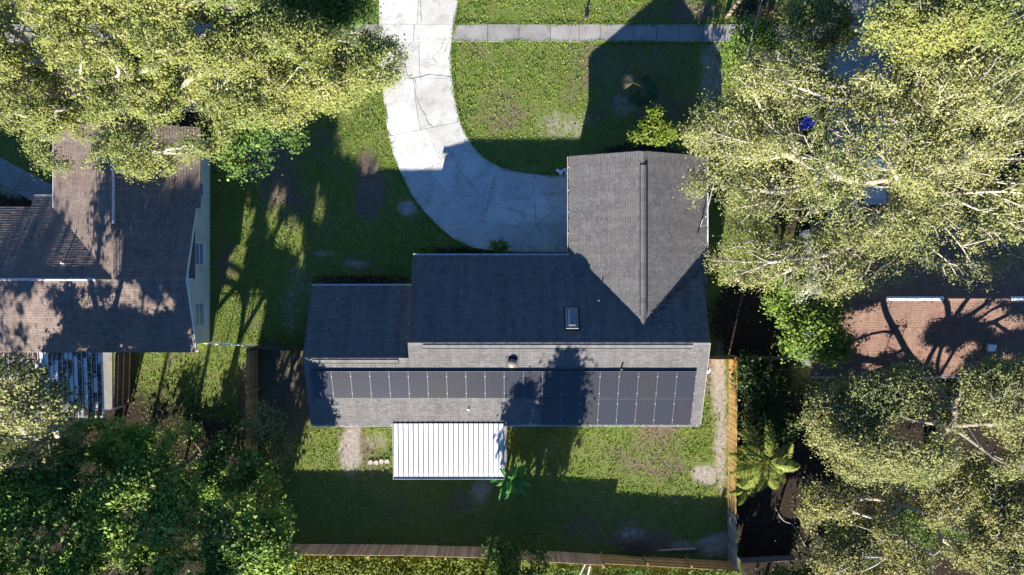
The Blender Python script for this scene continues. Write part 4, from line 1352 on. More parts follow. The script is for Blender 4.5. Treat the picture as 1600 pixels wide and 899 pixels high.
# lower right
tree('oak_tree', 'dim grey green oak with open limbs beside the red roofed house at lower right',
     [(1430, 680, 8.6, 130, 66, 1.4, 1.2), (1320, 660, 7.0, 66, 62, 1.2), (1420, 615, 8.4, 90, 44, 1.1), (1550, 620, 9.0, 90, 66, 1.4), (1440, 730, 7.6, 140, 34, 1.2, 1.3), (1560, 700, 8.0, 80, 50, 1.3), (1340, 630, 3.6, 50, 46, 1.2, 1.3), (1450, 640, 4.4, 90, 52, 1.4, 1.2), (1560, 620, 4.6, 70, 50, 1.4, 1.2)],
     3400, 60, .088, M['oak_grey'], M['bark_grey'], 31, gaps=True, clump=.62, thresh=.50, spread=(.20, .20, .14), base=(1400, 650), holes=[(1560, 718, 20), (1405, 660, 8), (1600, 745, 14)], bare=.36, rtip=.0155, rmax=.14, pathw=.42)
tree('oak_tree', 'oak with leaves coloured sunlit yellow green filling the lower right corner of the frame',
     [(1450, 800, 5.6, 150, 90, 1.2, 1.2), (1325, 800, 5.0, 72, 80, 1.1, 1.3), (1350, 870, 5.0, 90, 50, 1.1, 1.3), (1570, 820, 5.8, 100, 85, 1.2), (1480, 890, 5.4, 130, 46, 1.1), (1300, 740, 5.0, 48, 44, .9), (1385, 805, 5.2, 84, 70, 1.1, 1.3)],
     2900, 72, .088, M['oak_sunlit_yellow'], M['bark'], 32, gaps=True, clump=.62, thresh=.49, spread=(.20, .20, .14), base=(1440, 790), holes=[(1435, 795, 9), (1475, 832, 9), (1360, 858, 8), (1400, 770, 8)], bare=.34, rtip=.017, rmax=.11, pathw=.42)
tree('oak_sapling', 'low green thicket showing through the gaps of the bright corner oak',
     [(1385, 815, 3.0, 100, 80, .8), (1545, 800, 3.0, 100, 80, .8), (1480, 750, 2.8, 90, 50, .8), (1600, 740, 2.6, 60, 40, .7)],
     900, 56, .09, M['leaf_deep'], M['bark_grey'], 33, cat='thicket', clump=.75, thresh=.36, spread=(.24, .24, .15), bare=.1)
# bright small tree and bushes on the right
tree('small_tree', 'round bright green tree at the corner of the red roofed house',
     [(1270, 522, 5.4, 46, 42, 1.2), (1250, 492, 5.2, 30, 24, .8), (1300, 540, 5.2, 28, 26, .8), (1285, 487, 5.0, 36, 22, .7)], 380, 34, .13, M['leaf_fresh'], M['bark_dark'], 41)
tree('bush', 'vivid green bush under the oak at the end of the sidewalk', [(1180, 75, 2.4, 40, 42, 1.2), (1155, 105, 1.8, 22, 20, .7)], 210, 30, .14, M['leaf_fresh'], M['bark_dark'], 42, cat='bush')
tree('bush', 'vivid green bush peeking from under the pale oak by the grey cabinet', [(1235, 440, 2.6, 28, 24, 1.0), (1215, 470, 2, 20, 14, .6)], 120, 30, .14, M['leaf_fresh'], M['bark_dark'], 43, cat='bush')
tree('small_tree', 'slender yellow green young tree rising into the light in front of the garage', [(1024, 205, 3.9, 27, 22, .7), (1024, 182, 4.4, 8, 16, .4), (1000, 212, 3.6, 12, 8, .3), (1045, 212, 3.7, 12, 8, .3)], 110, 30, .13, M['leaf_lime'], M['bark_green'], 44, cat='bush', spread=(.14, .14, .10))
tree('bush', 'small pale bush touching the garage roof corner', [(1085, 215, 2.8, 24, 18, .8), (1062, 222, 2.4, 14, 10, .5)], 60, 26, .12, M['oak_pale'], M['bark'], 45, cat='bush')
tree('bush', 'small round shrub at the curve of the driveway by the front gutter', [(780, 386, .7, 13, 10, .5)], 28, 26, .11, M['leaf_fresh'], M['bark_green'], 46, cat='bush', spread=(.1, .1, .08))
tree('bush', 'tiny shrub left of the front roof corner', [(664, 389, .5, 9, 7, .35)], 16, 22, .10, M['leaf_fresh'], M['bark_green'], 47, cat='bush', spread=(.08, .08, .06))
tree('vine_thicket', 'tangled green vine thicket over the right fence top', [(1188, 600, 1.5, 38, 42, .7), (1200, 660, 1.4, 46, 34, .7), (1168, 575, 1.5, 16, 18, .5)], 230, 28, .14, M['leaf_shaded'], M['bark_green'], 48, cat='thicket')
tree('vine_thicket', 'loose low thicket in the dark lot below the palm', [(1265, 880, 1.6, 44, 26, .7), (1235, 850, 1.2, 20, 20, .5)], 90, 26, .13, M['leaf_fresh'], M['bark_green'], 49, cat='thicket')
# lower left dark trees
LLT = [('deep green tree under the grey green oak at the left edge', [(70, 745, 4.6, 90, 44, 1.3), (150, 690, 3.6, 56, 34, 1.0)], 480, 50),
       ('deep green tree nearest the bottom left corner', [(70, 850, 6, 120, 80, 1.8), (40, 790, 5.5, 80, 50, 1.4)], 900, 51),
       ('deep green tree in the middle of the shaded lower left grove', [(215, 800, 6, 110, 90, 1.8), (160, 740, 5.5, 70, 50, 1.3)], 900, 52),
       ('deep green tree beside the left end of the back fence', [(365, 830, 5.8, 85, 72, 1.7), (420, 790, 4.5, 34, 50, 1.2), (400, 880, 5.0, 60, 36, 1.3)], 760, 53),
       ('deep green tree behind the lit patch of left lawn', [(290, 715, 4.2, 90, 50, 1.4), (210, 705, 4.0, 60, 36, 1.2), (360, 730, 4.0, 46, 40, 1.1)], 620, 54),
       ('leafy green tree at the bottom edge left of the fence', [(270, 900, 6.3, 110, 46, 1.6), (140, 905, 6.3, 70, 40, 1.5)], 560, 55)]
for lab, bl, n_, sd in LLT:
    tree('broadleaf_tree', lab, bl, int(n_ * .95), 36, .155, M['leaf_grove'], M['bark_dark'], sd, group='trees of the lower left grove', spread=(.19, .19, .12), thresh=.42, clump=.8, rtip=.010, rmax=.10, gaps=True)
tree('oak_tree', 'grey green oak with thick bare limbs over the old patio cover',
     [(55, 640, 7.0, 62, 42, 1.2), (20, 590, 7.5, 50, 34, 1.0), (30, 705, 6.0, 60, 36, 1.1), (95, 690, 5.0, 30, 20, .8)], 520, 24, .135, M['oak_grey'], M['bark'], 56, gaps=True, base=(182, 664), fork=.30, bare=.2, rtip=.017, power=.42, rmax=.2, thresh=.38)
tree('bush', 'grey green bush climbing over the left yard fence', [(405, 665, 2.8, 32, 32, 1.0), (430, 700, 2.2, 22, 28, .9), (395, 640, 3.0, 18, 18, .6)], 150, 26, .13, M['oak_grey'], M['bark_dark'], 57, gaps=True, cat='bush', bare=.1)
tree('undergrowth', 'low leafy undergrowth at the sunny edge of the grove', [(340, 735, 1.3, 80, 56, .6), (240, 700, 1.2, 80, 30, .6), (400, 780, 1.2, 36, 60, .6)], 420, 30, .15, M['leaf_grove'], M['bark_green'], 60, cat='undergrowth', gaps=True, spread=(.22, .22, .14))
tree('bush', 'rounded green bush standing over the middle of the back fence', [(812, 880, 2.6, 48, 32, 1.1), (775, 860, 2.2, 14, 14, .5)], 200, 28, .13, M['leaf_fresh'], M['bark_dark'], 58, cat='bush')
# trees south of the frame whose shadows fall across the yard
for lab, bl, n_, sd, bs in (('tall slender evergreen beyond the back fence shading the solar panels', [(780, 925, 0, 30, 30, 0)], 260, 61, (780, 925)),
                            ('shorter slender evergreen beyond the back fence', [(751, 925, 0, 13, 13, 0)], 110, 62, (751, 925)),
                            ('slim evergreen right of the tall one beyond the back fence', [(815, 925, 0, 15, 15, 0)], 120, 63, (815, 925))):
    pass
def ground_blob(gx, gy, h, r, rz):
    """blob above a plan position"""
    f = 1 - h / H
    return (800 + (gx - 800) / f, 449.5 + (gy - 449.5) / f, h, r / f, r / f, rz)
tree('evergreen_tree', 'tall slender evergreen beyond the back fence', [ground_blob(798, 930, 4.8, 38, 4.0), ground_blob(796, 930, 7.8, 27, 2.3)], 480, 26, .22, M['leaf_deep'], M['bark_dark'], 61, base=(798, 930), shell=.1, thresh=.2, group='evergreens beyond the back fence')
tree('evergreen_tree', 'lower evergreen beyond the back fence, left of the tall one', [ground_blob(745, 925, 6.4, 17, 1.9), ground_blob(745, 925, 7.4, 10, 1.4)], 150, 26, .2, M['leaf_deep'], M['bark_dark'], 62, base=(748, 925), shell=.1, thresh=.2, group='evergreens beyond the back fence')
tree('evergreen_tree', 'slim evergreen beyond the back fence, right of the tall one', [ground_blob(820, 935, 4.2, 15, 4), ground_blob(820, 935, 7.3, 9, 1.3)], 140, 26, .2, M['leaf_deep'], M['bark_dark'], 63, base=(820, 935), shell=.1, thresh=.2, group='evergreens beyond the back fence')
tree('broadleaf_tree', 'tall tree far left beyond the grove', [ground_blob(-10, 1000, 9.5, 105, 2.4), ground_blob(60, 1010, 8, 60, 2)], 95,  26, .24, M['leaf_deep'], M['bark_dark'], 64, base=(0, 1010), group='tall trees south of the grove', rmax=.11, gaps=True)
tree('broadleaf_tree', 'tall tree beyond the grove nearest the yard', [ground_blob(325, 1000, 9.5, 70, 2.2), ground_blob(362, 1010, 6.2, 52, 2.8)], 330, 26, .24, M['leaf_deep'], M['bark_dark'], 65, base=(325, 1005), group='tall trees south of the grove', rmax=.11, gaps=True)
tree('broadleaf_tree', 'high crowned tree beyond the middle of the grove', [ground_blob(150, 1010, 11.0, 80, 1.6)], 190, 22, .24, M['leaf_deep'], M['bark_dark'], 66, base=(160, 1010), thresh=.40, fork=.7, group='tall trees south of the grove', rmax=.11, gaps=True)
tree('broadleaf_tree', 'unseen leafy tree added to shade the dark lot at lower right', [ground_blob(1195, 960, 3.2, 95, 2.3)], 800, 26, .22, M['leaf_deep'], M['bark_dark'], 67, base=(1180, 960), group='tall trees south of the grove', rmax=.11, gaps=True)  # unseen tree, added to throw shade over the lot

# ------------------------------------------------------------------ palms and large-leaved plants
def frond_mesh(name, L, leaflets, ll, droop, m, rng, rise=.35, lw=.035):
    """feather frond growing along +x from the origin"""
    V, F, T = [], [], []
    n = leaflets
    pts = []
    for i in range(n + 1):
        t = i / n
        pts.append(np.array([L * t * (1 - .12 * t), 0, L * (rise * t - droop * t * t)]))
    def quad(a, b, c, d, tone):
        k = len(V)
        V.extend([a, b, c, d])
        F.append((k, k + 1, k + 2, k + 3))
        T.extend([tone] * 4)
    for i in range(n):
        w = .022 * (1 - i / n) + .006
        quad(pts[i] + [0, -w, 0], pts[i + 1] + [0, -w * .8, 0], pts[i + 1] + [0, w * .8, 0], pts[i] + [0, w, 0], .3)
        if i < n * .12: continue
        t = i / n
        l = ll * (math.sin(math.pi * min(1, .18 + t * .85)) ** .6) * rng.uniform(.85, 1.1)
        for s in (-1, 1):
            d = np.array([.55 + .3 * t, s, -.25 + rng.uniform(-.12, .2)])
            d /= np.linalg.norm(d)
            q = pts[i] + d * l
            q[2] -= .12 * l
            mid = pts[i] + d * l * .5
            u = np.array([lw, 0, 0.01])
            quad(pts[i], mid - u, q, mid + u, rng.random())
    return np_mesh(name, np.array(V), np.array(F), m, np.array(T))

def blade_mesh(name, L, w, rise, droop, m, rng):
    """one broad arching leaf along +x with a folded midrib"""
    V, F, T = [], [], []
    n = 6
    for i in range(n + 1):
        t = i / n
        x, z = L * t * (1 - .1 * t), L * (rise * t - droop * t * t)
        ww = w * math.sin(math.pi * min(1, .12 + t * .88)) ** .8 if t < 1 else .003
        for s in (-1, 0, 1):
            V.append((x, s * ww, z + abs(s) * ww * .35))
            T.append(.5 + .3 * s)
    for i in range(n):
        for k in (0, 1):
            a = i * 3 + k
            F.append((a, a + 3, a + 4, a + 1))
    return np_mesh(name, np.array(V, float), np.array(F), m, np.array(T))

rng = np.random.default_rng(99)
# feather palm by the right fence
c = P(1198, 722, 3.4)
palm = empty('palm_tree', (c.x, c.y, 0), 'feather palm with sunlit fronds outside the right fence', 'palm')
MB().tube([(c.x, c.y, -.1), (c.x + .03, c.y, 1.5), (c.x, c.y, 3.3)], [.22, .17, .15], 10).build('trunk', M['bark_dark'], palm)
fm_ = [frond_mesh('frond', 2.1, 26, .50, d, M['palm_leaf'], rng, r, .045) for d, r in ((.95, .45), (.75, .8), (1.15, .25))]
fd_ = frond_mesh('frond', 1.7, 22, .4, 1.3, M['palm_dry'], rng, .0, .04)
for i in range(36):
    o = link_mesh('frond', fm_[i % 3], palm, c)
    o.rotation_euler = (random.uniform(-.6, .6), random.uniform(-.35, .45), i * 2.399 + random.uniform(-.15, .15))
    k = random.uniform(.65, 1.2)
    o.scale = (k, k, k)
for a in (-1.3, -1.55, -1.8, -2.1, -1.0, -.7, .3, 1.9):
    o = link_mesh('frond', fd_, palm, c - Vector((0, 0, .1)))
    o.rotation_euler.z = a
    o['label'] = 'dry hanging frond'
# second, smaller palm tuft
c = P(1165, 765, 2.0)
palm2 = empty('palm_tree', (c.x, c.y, 0), 'smaller palm half under the feather palm beside the fence', 'palm')
MB().tube([(c.x, c.y, -.1), (c.x, c.y, 1.9)], [.12, .10], 8).build('trunk', M['bark_dark'], palm2)
for i in range(9):
    o = link_mesh('frond', fm_[i % 3], palm2, c)
    o.rotation_euler = (random.uniform(-.2, .2), 0, i * 2.399)
    o.scale = (.55,) * 3
# broad bladed plant at the patio corner
c = P(799, 752, 2.5)
pl = empty('broad_leaved_plant', (c.x, c.y, 0), 'spiky bright green plant with long arching blades at the patio cover corner', 'plant')
MB().tube([(c.x, c.y, -.1), (c.x + .05, c.y, 1.2), (c.x, c.y, 2.4)], [.11, .09, .05], 8).build('stem', M['bark_green'], pl)
bl_ = [blade_mesh('leaf', 1.6, .15, r, d, M['blade_leaf'], rng) for r, d in ((.5, .6), (.9, .8), (.35, .65))]
by_ = blade_mesh('leaf', 1.2, .08, .3, .6, M['palm_dry'], rng)
for i in range(21):
    z = random.uniform(1.5, 2.45)
    o = link_mesh('leaf', by_ if i == 6 else bl_[i % 3], pl, (c.x, c.y, z))
    o.rotation_euler = (random.uniform(-.3, .3), 0, i * 2.399 + random.uniform(-.2, .2))
    k = random.uniform(.65, 1.0)
    o.scale = (k, k, k)
# fan palm in the garage shade
def fan_mesh(name, r, n, m, rng, spread=2.6):
    V, F, T = [], [], []
    for i in range(n):
        a = -spread / 2 + spread * i / (n - 1)
        d = np.array([math.cos(a), math.sin(a), 0])
        s = np.array([-d[1], d[0], 0])
        l = r * (1 - .18 * abs(a) / spread * 2) * rng.uniform(.92, 1.05)
        k = len(V)
        o = np.array([.45, 0, 0])
        V += [o * 1.0, o + d * l * .55 - s * .035 + [0, 0, -.02], o + d * l + [0, 0, -.22 * l], o + d * l * .55 + s * .035 + [0, 0, .01]]
        F.append((k, k + 1, k + 2, k + 3))
        T += [rng.random()] * 4
    k = len(V)
    V += [np.array([0, -.012, -.02]), np.array([.47, -.012, 0]), np.array([.47, .012, 0]), np.array([0, .012, -.02])]
    F.append((k, k + 1, k + 2, k + 3))
    T += [.5] * 4
    return np_mesh(name, np.array(V), np.array(F), m, np.array(T))
c = P(1000, 138, 2.3)
fp = empty('fan_palm', (c.x, c.y, 0), 'small fan palm with one dry yellow leaf standing in the garage shadow', 'palm')
MB().tube([(c.x, c.y, -.1), (c.x, c.y, 2.1)], [.16, .12], 10).build('trunk', M['bark_dark'], fp)
ff_ = [fan_mesh('fan_leaf', .95, 20, M['fan_leaf'], rng) for _ in range(2)]
fy_ = fan_mesh('fan_leaf', .75, 16, M['palm_dry'], rng, 1.9)
for i, (a, tilt, k) in enumerate(((-.9, .25, 1), (-.2, .15, 1), (.5, .2, .95), (-1.6, .35, .9), (1.1, .1, .8), (-.5, -.3, .85), (.2, -.5, .7), (-2.3, .5, .7))):
    o = link_mesh('fan_leaf', ff_[i % 2], fp, c)
    o.rotation_euler = (0, tilt, a)
    o.scale = (k, k, k)
o = link_mesh('fan_leaf', fy_, fp, c + Vector((0, .05, .22)))
o.rotation_euler = (0, -.05, 2.75)
o['label'] = 'dry yellow leaf'

# ------------------------------------------------------------------ grass, ground cover, litter
def in_boxes(px, py, boxes):
    k = np.zeros(len(px), bool)
    for x0, y0, x1, y1 in boxes:
        k |= (px > x0) & (px < x1) & (py > y0) & (py < y1)
    return k
def in_poly(px, py, poly):
    k = np.zeros(len(px), bool)
    n = len(poly)
    for i in range(n):
        x0, y0 = poly[i]
        x1, y1 = poly[(i + 1) % n]
        c = ((y0 > py) != (y1 > py)) & (px < (x1 - x0) * (py - y0) / (y1 - y0 + 1e-9) + x0)
        k ^= c
    return k
DRIVE_POLY = SL + SR[::-1]
BUILT = [(517, 455, 1066, 640), (665, 414, 1066, 640), (896, 264, 1074, 420), (-300, 342, 328, 534), (140, 220, 328, 350), (1250, 360, 1700, 570), (706, 38, 1295, 66),
         (-60, 38, 594, 66), (1292, -44, 1398, 350), (262, -44, 370, 176), (620, 634, 792, 735), (-60, 536, 200, 650)]
def make_grass():
    rng = np.random.default_rng(5)
    n = 190000
    px, py = rng.uniform(-20, 1260, n), rng.uniform(-30, 905, n)
    ok = ~in_boxes(px, py, BUILT) & ~in_poly(px, py, DRIVE_POLY)
    # under the dense lower left grove and the golden oaks little grass shows
    ok &= ~((px < 400) & (py > 720)) & ~((px < 330) & (py < 200)) & ~((px > 1145) & (py > 60))
    px, py = px[ok], py[ok]
    # ragged tufts creeping over the edges of the paving
    ex, ey = [], []
    for line in (SL, SR, [(706, 66), (1137, 66)], [(712, 38), (1137, 38)]):
        for a, b in zip(line[:-1], line[1:]):
            k = int(math.hypot(b[0] - a[0], b[1] - a[1]) * 7)
            t = rng.random(k)
            j = rng.normal(0, 1.5, (2, k)) * (fbm(np.full(k, a[0]) / 9 + t * 3, np.full(k, a[1]) / 9 + t) * 2.2)
            ex.append(a[0] + (b[0] - a[0]) * t + j[0])
            ey.append(a[1] + (b[1] - a[1]) * t + j[1])
    px, py = np.concatenate([px] + ex), np.concatenate([py] + ey)
    so, sa, mu = masks(px, py)
    dens = 1 - np.clip(so * .75 + sa * 1.0 + mu * .85, 0, .97)
    dens *= np.clip(.25 + 1.5 * (fbm(px / 9, py / 9, 3) - .22), 0, 1)
    ok = rng.random(len(px)) < dens
    px, py, so = px[ok], py[ok], so[ok]
    n = len(px)
    B = 3
    base = np.repeat(np.stack([(px - 800) / PXM, (449.5 - py) / PXM, np.full(n, -.005)], 1), B, 0)
    m_ = n * B
    base[:, :2] += rng.normal(0, .025, (m_, 2))
    a = rng.uniform(0, 2 * np.pi, m_)
    d = np.stack([np.cos(a), np.sin(a), np.zeros(m_)], 1)
    s = np.stack([-np.sin(a), np.cos(a), np.zeros(m_)], 1)
    tall = np.repeat(np.clip(.3 + 1.3 * fbm(px / 22 + 40, py / 22, 3), .4, 1.5), B)
    h = (rng.uniform(.04, .10, m_) * tall)[:, None]
    out = (rng.uniform(.03, .10, m_) * tall)[:, None]
    w = rng.uniform(.012, .030, m_)[:, None]
    V = np.empty((m_, 3, 3))
    V[:, 0] = base - s * w
    V[:, 1] = base + s * w
    V[:, 2] = base + d * out + np.array([0, 0, 1]) * h
    tone = np.repeat(np.repeat(np.clip((fbm(px / 18, py / 18, 4) - .5) * 2.6 + .45, 0, 1), B) + rng.normal(0, .1, m_), 3)
    me = np_mesh('grass', V.reshape(-1, 3), np.arange(m_ * 3).reshape(m_, 3), M['grass'], np.clip(tone, 0, 1))
    o = link_mesh('grass', me)
    o['kind'] = 'stuff'
make_grass()

def scatter_leaves(name, px, py, z, size, m, seed, per=1, spread=(.0, .0, .0), up=1.6):
    rng = np.random.default_rng(seed)
    cen = np.stack([(px - 800) / PXM, (449.5 - py) / PXM, z], 1)
    o = link_mesh(name, leaves_mesh(name, cen, per, spread, size, m, rng, rng.random(len(px)), up))
    o['kind'] = 'stuff'
    return o
rng = np.random.default_rng(8)
# weeds beyond the back fence
n = 900
px = rng.uniform(440, 800, n)
py = rng.uniform(868, 925, n)
scatter_leaves('ground_cover', px, py, .15 + .5 * fbm(px / 20, py / 20), .13, M['leaf_lime'], 71, 22, (.16, .16, .14), .6)
n = 260
px = rng.uniform(860, 1140, n)
py = rng.uniform(885, 925, n)
scatter_leaves('ground_cover', px, py, .1 + .2 * fbm(px / 20, py / 20), .12, M['leaf_deep'], 72, 16, (.16, .16, .1), .6)
# fallen leaves on the soil
n = 26000
px, py = rng.uniform(-10, 1610, n), rng.uniform(-10, 905, n)
so, sa, mu = masks(px, py)
ok = (rng.random(n) < np.clip(.06 + mu * .5 + so * .25, 0, 1)) & ~in_boxes(px, py, BUILT) & ~(in_poly(px, py, DRIVE_POLY) & (rng.random(n) > .10))
scatter_leaves('fallen_leaves', px[ok], py[ok], rng.uniform(.02, .045, ok.sum()), .085, M['litter'], 73)
# leaves lying in the pans of the old patio cover
n = 15000
px, py = rng.uniform(-40, 195, n), rng.uniform(541, 641, n)
pan = (px + 60) // 7.15
k = fbm(pan * 3.1 + .5, py / 26, 3) + .07 * np.sin(px / 30)
ok = k > .40
px, py = px[ok], py[ok]
scatter_leaves('leaf_litter', px, py, 2.42 - (py - 540) / 102.5 * .2 + rng.uniform(.015, .05, len(px)), .10, M['litter'], 74)

# brown leaves caught in the right-hand roof valley and at the garage eave
n = 150
t = rng.random(n)
px, py = 1016 + 78 * t + rng.normal(0, 3, n), 497 - 78 * t + rng.normal(0, 3, n)
zz = np.array([HE + SL_ * (yn - on_slope(a, b_, 0, True).y) for a, b_ in zip(px, py)])
f_ = 1 - zz / H
gx_, gy_ = 800 + (px - 800) * f_, 449.5 + (py - 449.5) * f_
zr = HE + SL_ * np.minimum(gx1 - (gx_ - 800) / PXM, 9)
scatter_leaves('roof_leaf_litter', gx_, gy_, np.maximum(zz, zr) + .035, .09, M['litter'], 75)
# ------------------------------------------------------------------ small things
# mailbox by the sidewalk
c = G(914, 31)
mb = empty('mailbox', c, 'dark mailbox on a post at the grass verge by the sidewalk', 'mailbox')
MB().box((c.x - .05, c.y - .05, -.1), (c.x + .05, c.y + .05, 1.02)).build('post', M['dark_wood'], mb)
b = MB()
prof = [(-.11, 0), (.11, 0), (.11, .14), (.08, .21), (0, .25), (-.08, .21), (-.11, .14)]
b.hull([Vector((c.x + x, c.y - .28, 1.02 + z)) for x, z in prof][::-1], [Vector((c.x + x, c.y + .28, 1.02 + z)) for x, z in prof][::-1])
b.build('box', M['black'], mb)
MB().box((c.x + .111, c.y + .0, 1.12), (c.x + .121, c.y + .16, 1.16)).build('flag', M['red'], mb)
MB().box((c.x - .10, c.y + .28, 1.03), (c.x + .10, c.y + .292, 1.24)).build('door', M['alu'], mb)
# utility pole and cables
c = G(1135, 27)
up_ = empty('utility_pole', c, 'pale wooden utility pole beside the sidewalk at the top edge', 'utility pole')
PH = 8.4
MB().tube([c + Vector((0, 0, -.2)), c + Vector((0, 0, 4)), c + Vector((0, 0, PH))], [.15, .13, .105], 12).build('pole', M['pole_wood'], up_, smooth=True)
MB().box((c.x - 1.1, c.y - .16, PH - .55), (c.x + 1.1, c.y - .06, PH - .43)).build('crossarm', M['pole_wood'], up_)
for dx in (-1.0, -.5, .5, 1.0):
    MB().lathe((c.x + dx, c.y - .11, PH - .43), [(.03, 0), (.05, .06), (.03, .10), (.05, .14), (.02, .18)], 10).build('insulator', M['galv'], up_)
def cable(name, p, q, sag, r, label, m=None):
    p, q = Vector(p), Vector(q)
    pts = []
    for i in range(25):
        t = i / 24
        x = p.lerp(q, t)
        x.z -= 4 * sag * t * (1 - t)
        pts.append(x)
    o = MB().tube(pts, r, 6).build(name, m or M['cable'], None, p)
    return props(o, label, 'cable')
mast_top = P(1103, 338, 3.3)
top = c + Vector((0, 0, PH - .9))
cable('power_cable', top, mast_top, .35, .022, 'service cable sagging from the utility pole to the garage roof edge')
cable('power_cable', top + Vector((.1, .05, .3)), (X(1243), Y(445), 3.4), .3, .014, 'thin second cable running from the pole towards the red roofed house')
mt = empty('service_mast', (mast_top.x, mast_top.y, 0), 'black service mast standing at the garage gutter where the cable lands', 'mast')
MB().tube([(mast_top.x, mast_top.y, -.05), (mast_top.x, mast_top.y, 3.3)], .03, 8).build('conduit', M['black'], mt)
MB().lathe((mast_top.x, mast_top.y, 3.28), [(.05, 0), (.07, .05), (.04, .13)], 10).build('weatherhead', M['alu'], mt)
g1, g2 = P(1098, 345, 2.75), P(1090, 364, 2.75)
MB().beam(g1, g2, .05, .05).build('brace', M['black'], mt)
MB().tube([mast_top, mast_top + Vector((-.2, -.2, .05)), P(1094, 355, 3.0), P(1104, 352, 2.9)], .014, 6).build('wire_loop', M['cable'], mt)

# blue wheeled bin and silver car under the great oak
c = P(1255, 197, 0)
bn = empty('wheeled_bin', c, 'bright blue wheeled bin glimpsed through a gap in the pale oak', 'bin')
b = MB()
A = [Vector((c.x + a * .24, c.y + d * .27, .08)) for a, d in ((-1, -1), (1, -1), (1, 1), (-1, 1))]
B = [Vector((c.x + a * .33, c.y + d * .37, 1.0)) for a, d in ((-1, -1), (1, -1), (1, 1), (-1, 1))]
b.hull(A, B)
b.build('body', M['blue'], bn)
b = MB()
b.hull([Vector((c.x + a * .36, c.y + d * .40, 1.0)) for a, d in ((-1, -1), (1, -1), (1, 1), (-1, 1))], [Vector((c.x + a * .30, c.y + d * .34, 1.09)) for a, d in ((-1, -1), (1, -1), (1, 1), (-1, 1))])
b.build('lid', M['blue'], bn)
MB().tube([(c.x - .28, c.y + .44, 1.0), (c.x + .28, c.y + .44, 1.0)], .02, 8).build('handle', M['blue'], bn)
for s in (-1, 1):
    MB().tube([(c.x + s * .27, c.y + .30, .10), (c.x + s * .33, c.y + .30, .10)], .10, 14).build('wheel', M['rubber'], bn)

def make_car(loc, label):
    root = empty('parked_car', loc, label, 'car')
    x0, y0, _ = loc
    def ring(y, hw, zb, zt, r=.12):
        return [Vector((x0 + sx * w, y0 + y, z)) for sx, w, z in ((-1, hw - r, zb), (1, hw - r, zb), (1, hw, zb + r), (1, hw, zt - r), (1, hw - r, zt), (-1, hw - r, zt), (-1, hw, zt - r), (-1, hw, zb + r))]
    def loft(b, rings):
        for a, c_ in zip(rings[:-1], rings[1:]):
            n = len(a)
            b.add(a + c_, [(i, (i + 1) % n, n + (i + 1) % n, n + i) for i in range(n)])
        n = len(rings[0])
        b.add(rings[0], [tuple(range(n - 1, -1, -1))])
        b.add(rings[-1], [tuple(range(n))])
    b = MB()
    loft(b, [ring(-2.2, .68, .32, .62), ring(-2.1, .80, .25, .72), ring(-1.4, .88, .22, .88), ring(-.7, .90, .22, .95), ring(.6, .90, .22, .97), ring(1.5, .89, .22, .98), ring(2.05, .82, .25, .93), ring(2.2, .72, .34, .82)])
    b.build('body', M['car_paint'], root, smooth=False)
    b = MB()
    loft(b, [ring(-.55, .62, 1.30, 1.40, .04), ring(-.2, .66, 1.34, 1.47, .05), ring(.8, .66, 1.36, 1.48, .05), ring(1.25, .60, 1.30, 1.42, .04)])
    b.build('roof', M['car_paint'], root)
    b = MB()
    lo = [(-.80, -1.2), (.80, -1.2), (.80, 1.85), (-.80, 1.85)]
    hi = [(-.60, -.50), (.60, -.50), (.60, 1.20), (-.60, 1.20)]
    A = [Vector((x0 + a, y0 + d, .93)) for a, d in lo]
    B = [Vector((x0 + a, y0 + d, 1.36)) for a, d in hi]
    b.hull(A, B)
    b.build('windows', M['glass'], root)
    for sx in (-1, 1):
        for p, q in (((.80, -1.2), (.60, -.5)), ((.82, .35), (.63, .35)), ((.80, 1.85), (.60, 1.2))):
            MB().beam((x0 + sx * p[0], y0 + p[1], .92), (x0 + sx * q[0], y0 + q[1], 1.38), .07, .05).build('pillar', M['car_paint'], root)
        MB().box((x0 + sx * .90 - .09, y0 - .95, .95), (x0 + sx * .90 + .09, y0 - .83, 1.08)).build('mirror', M['car_paint'], root)
        MB().box((x0 + sx * .55 - .16, y0 - 2.215, .55), (x0 + sx * .55 + .14, y0 - 2.09, .68)).build('headlight', M['lamp'], root)
        MB().box((x0 + sx * .58 - .14, y0 + 2.08, .66), (x0 + sx * .58 + .14, y0 + 2.215, .80)).build('tail_light', M['red'], root)
        for y in (-1.35, 1.35):
            w = MB().tube([(x0 + sx * .70, y0 + y, .32), (x0 + sx * .905, y0 + y, .32)], .32, 20).build('wheel', M['rubber'], root)
            MB().tube([(x0 + sx * .80, y0 + y, .32), (x0 + sx * .912, y0 + y, .32)], .20, 14).build('rim', M['alu'], w)
    return root
c = P(1378, 302, 0)
make_car((G(1348, 310).x, G(1348, 310).y, 0.04), 'silver blue car parked under the great pale oak')

# white round tank at the east wall
c = P(1104, 576, 1.0)
tk = empty('water_tank', (c.x, c.y, 0), 'white round tank against the right end wall of the grey roofed house', 'tank')
MB().lathe((c.x - .05, c.y, -.02), [(.30, 0), (.31, .1), (.31, 1.1), (.26, 1.25), (.10, 1.32)], 22).build('body', M['tank'], tk, smooth=True)
MB().lathe((c.x - .05, c.y, 1.30), [(.10, 0), (.10, .08), (.05, .10)], 14).build('cap', M['black'], tk)

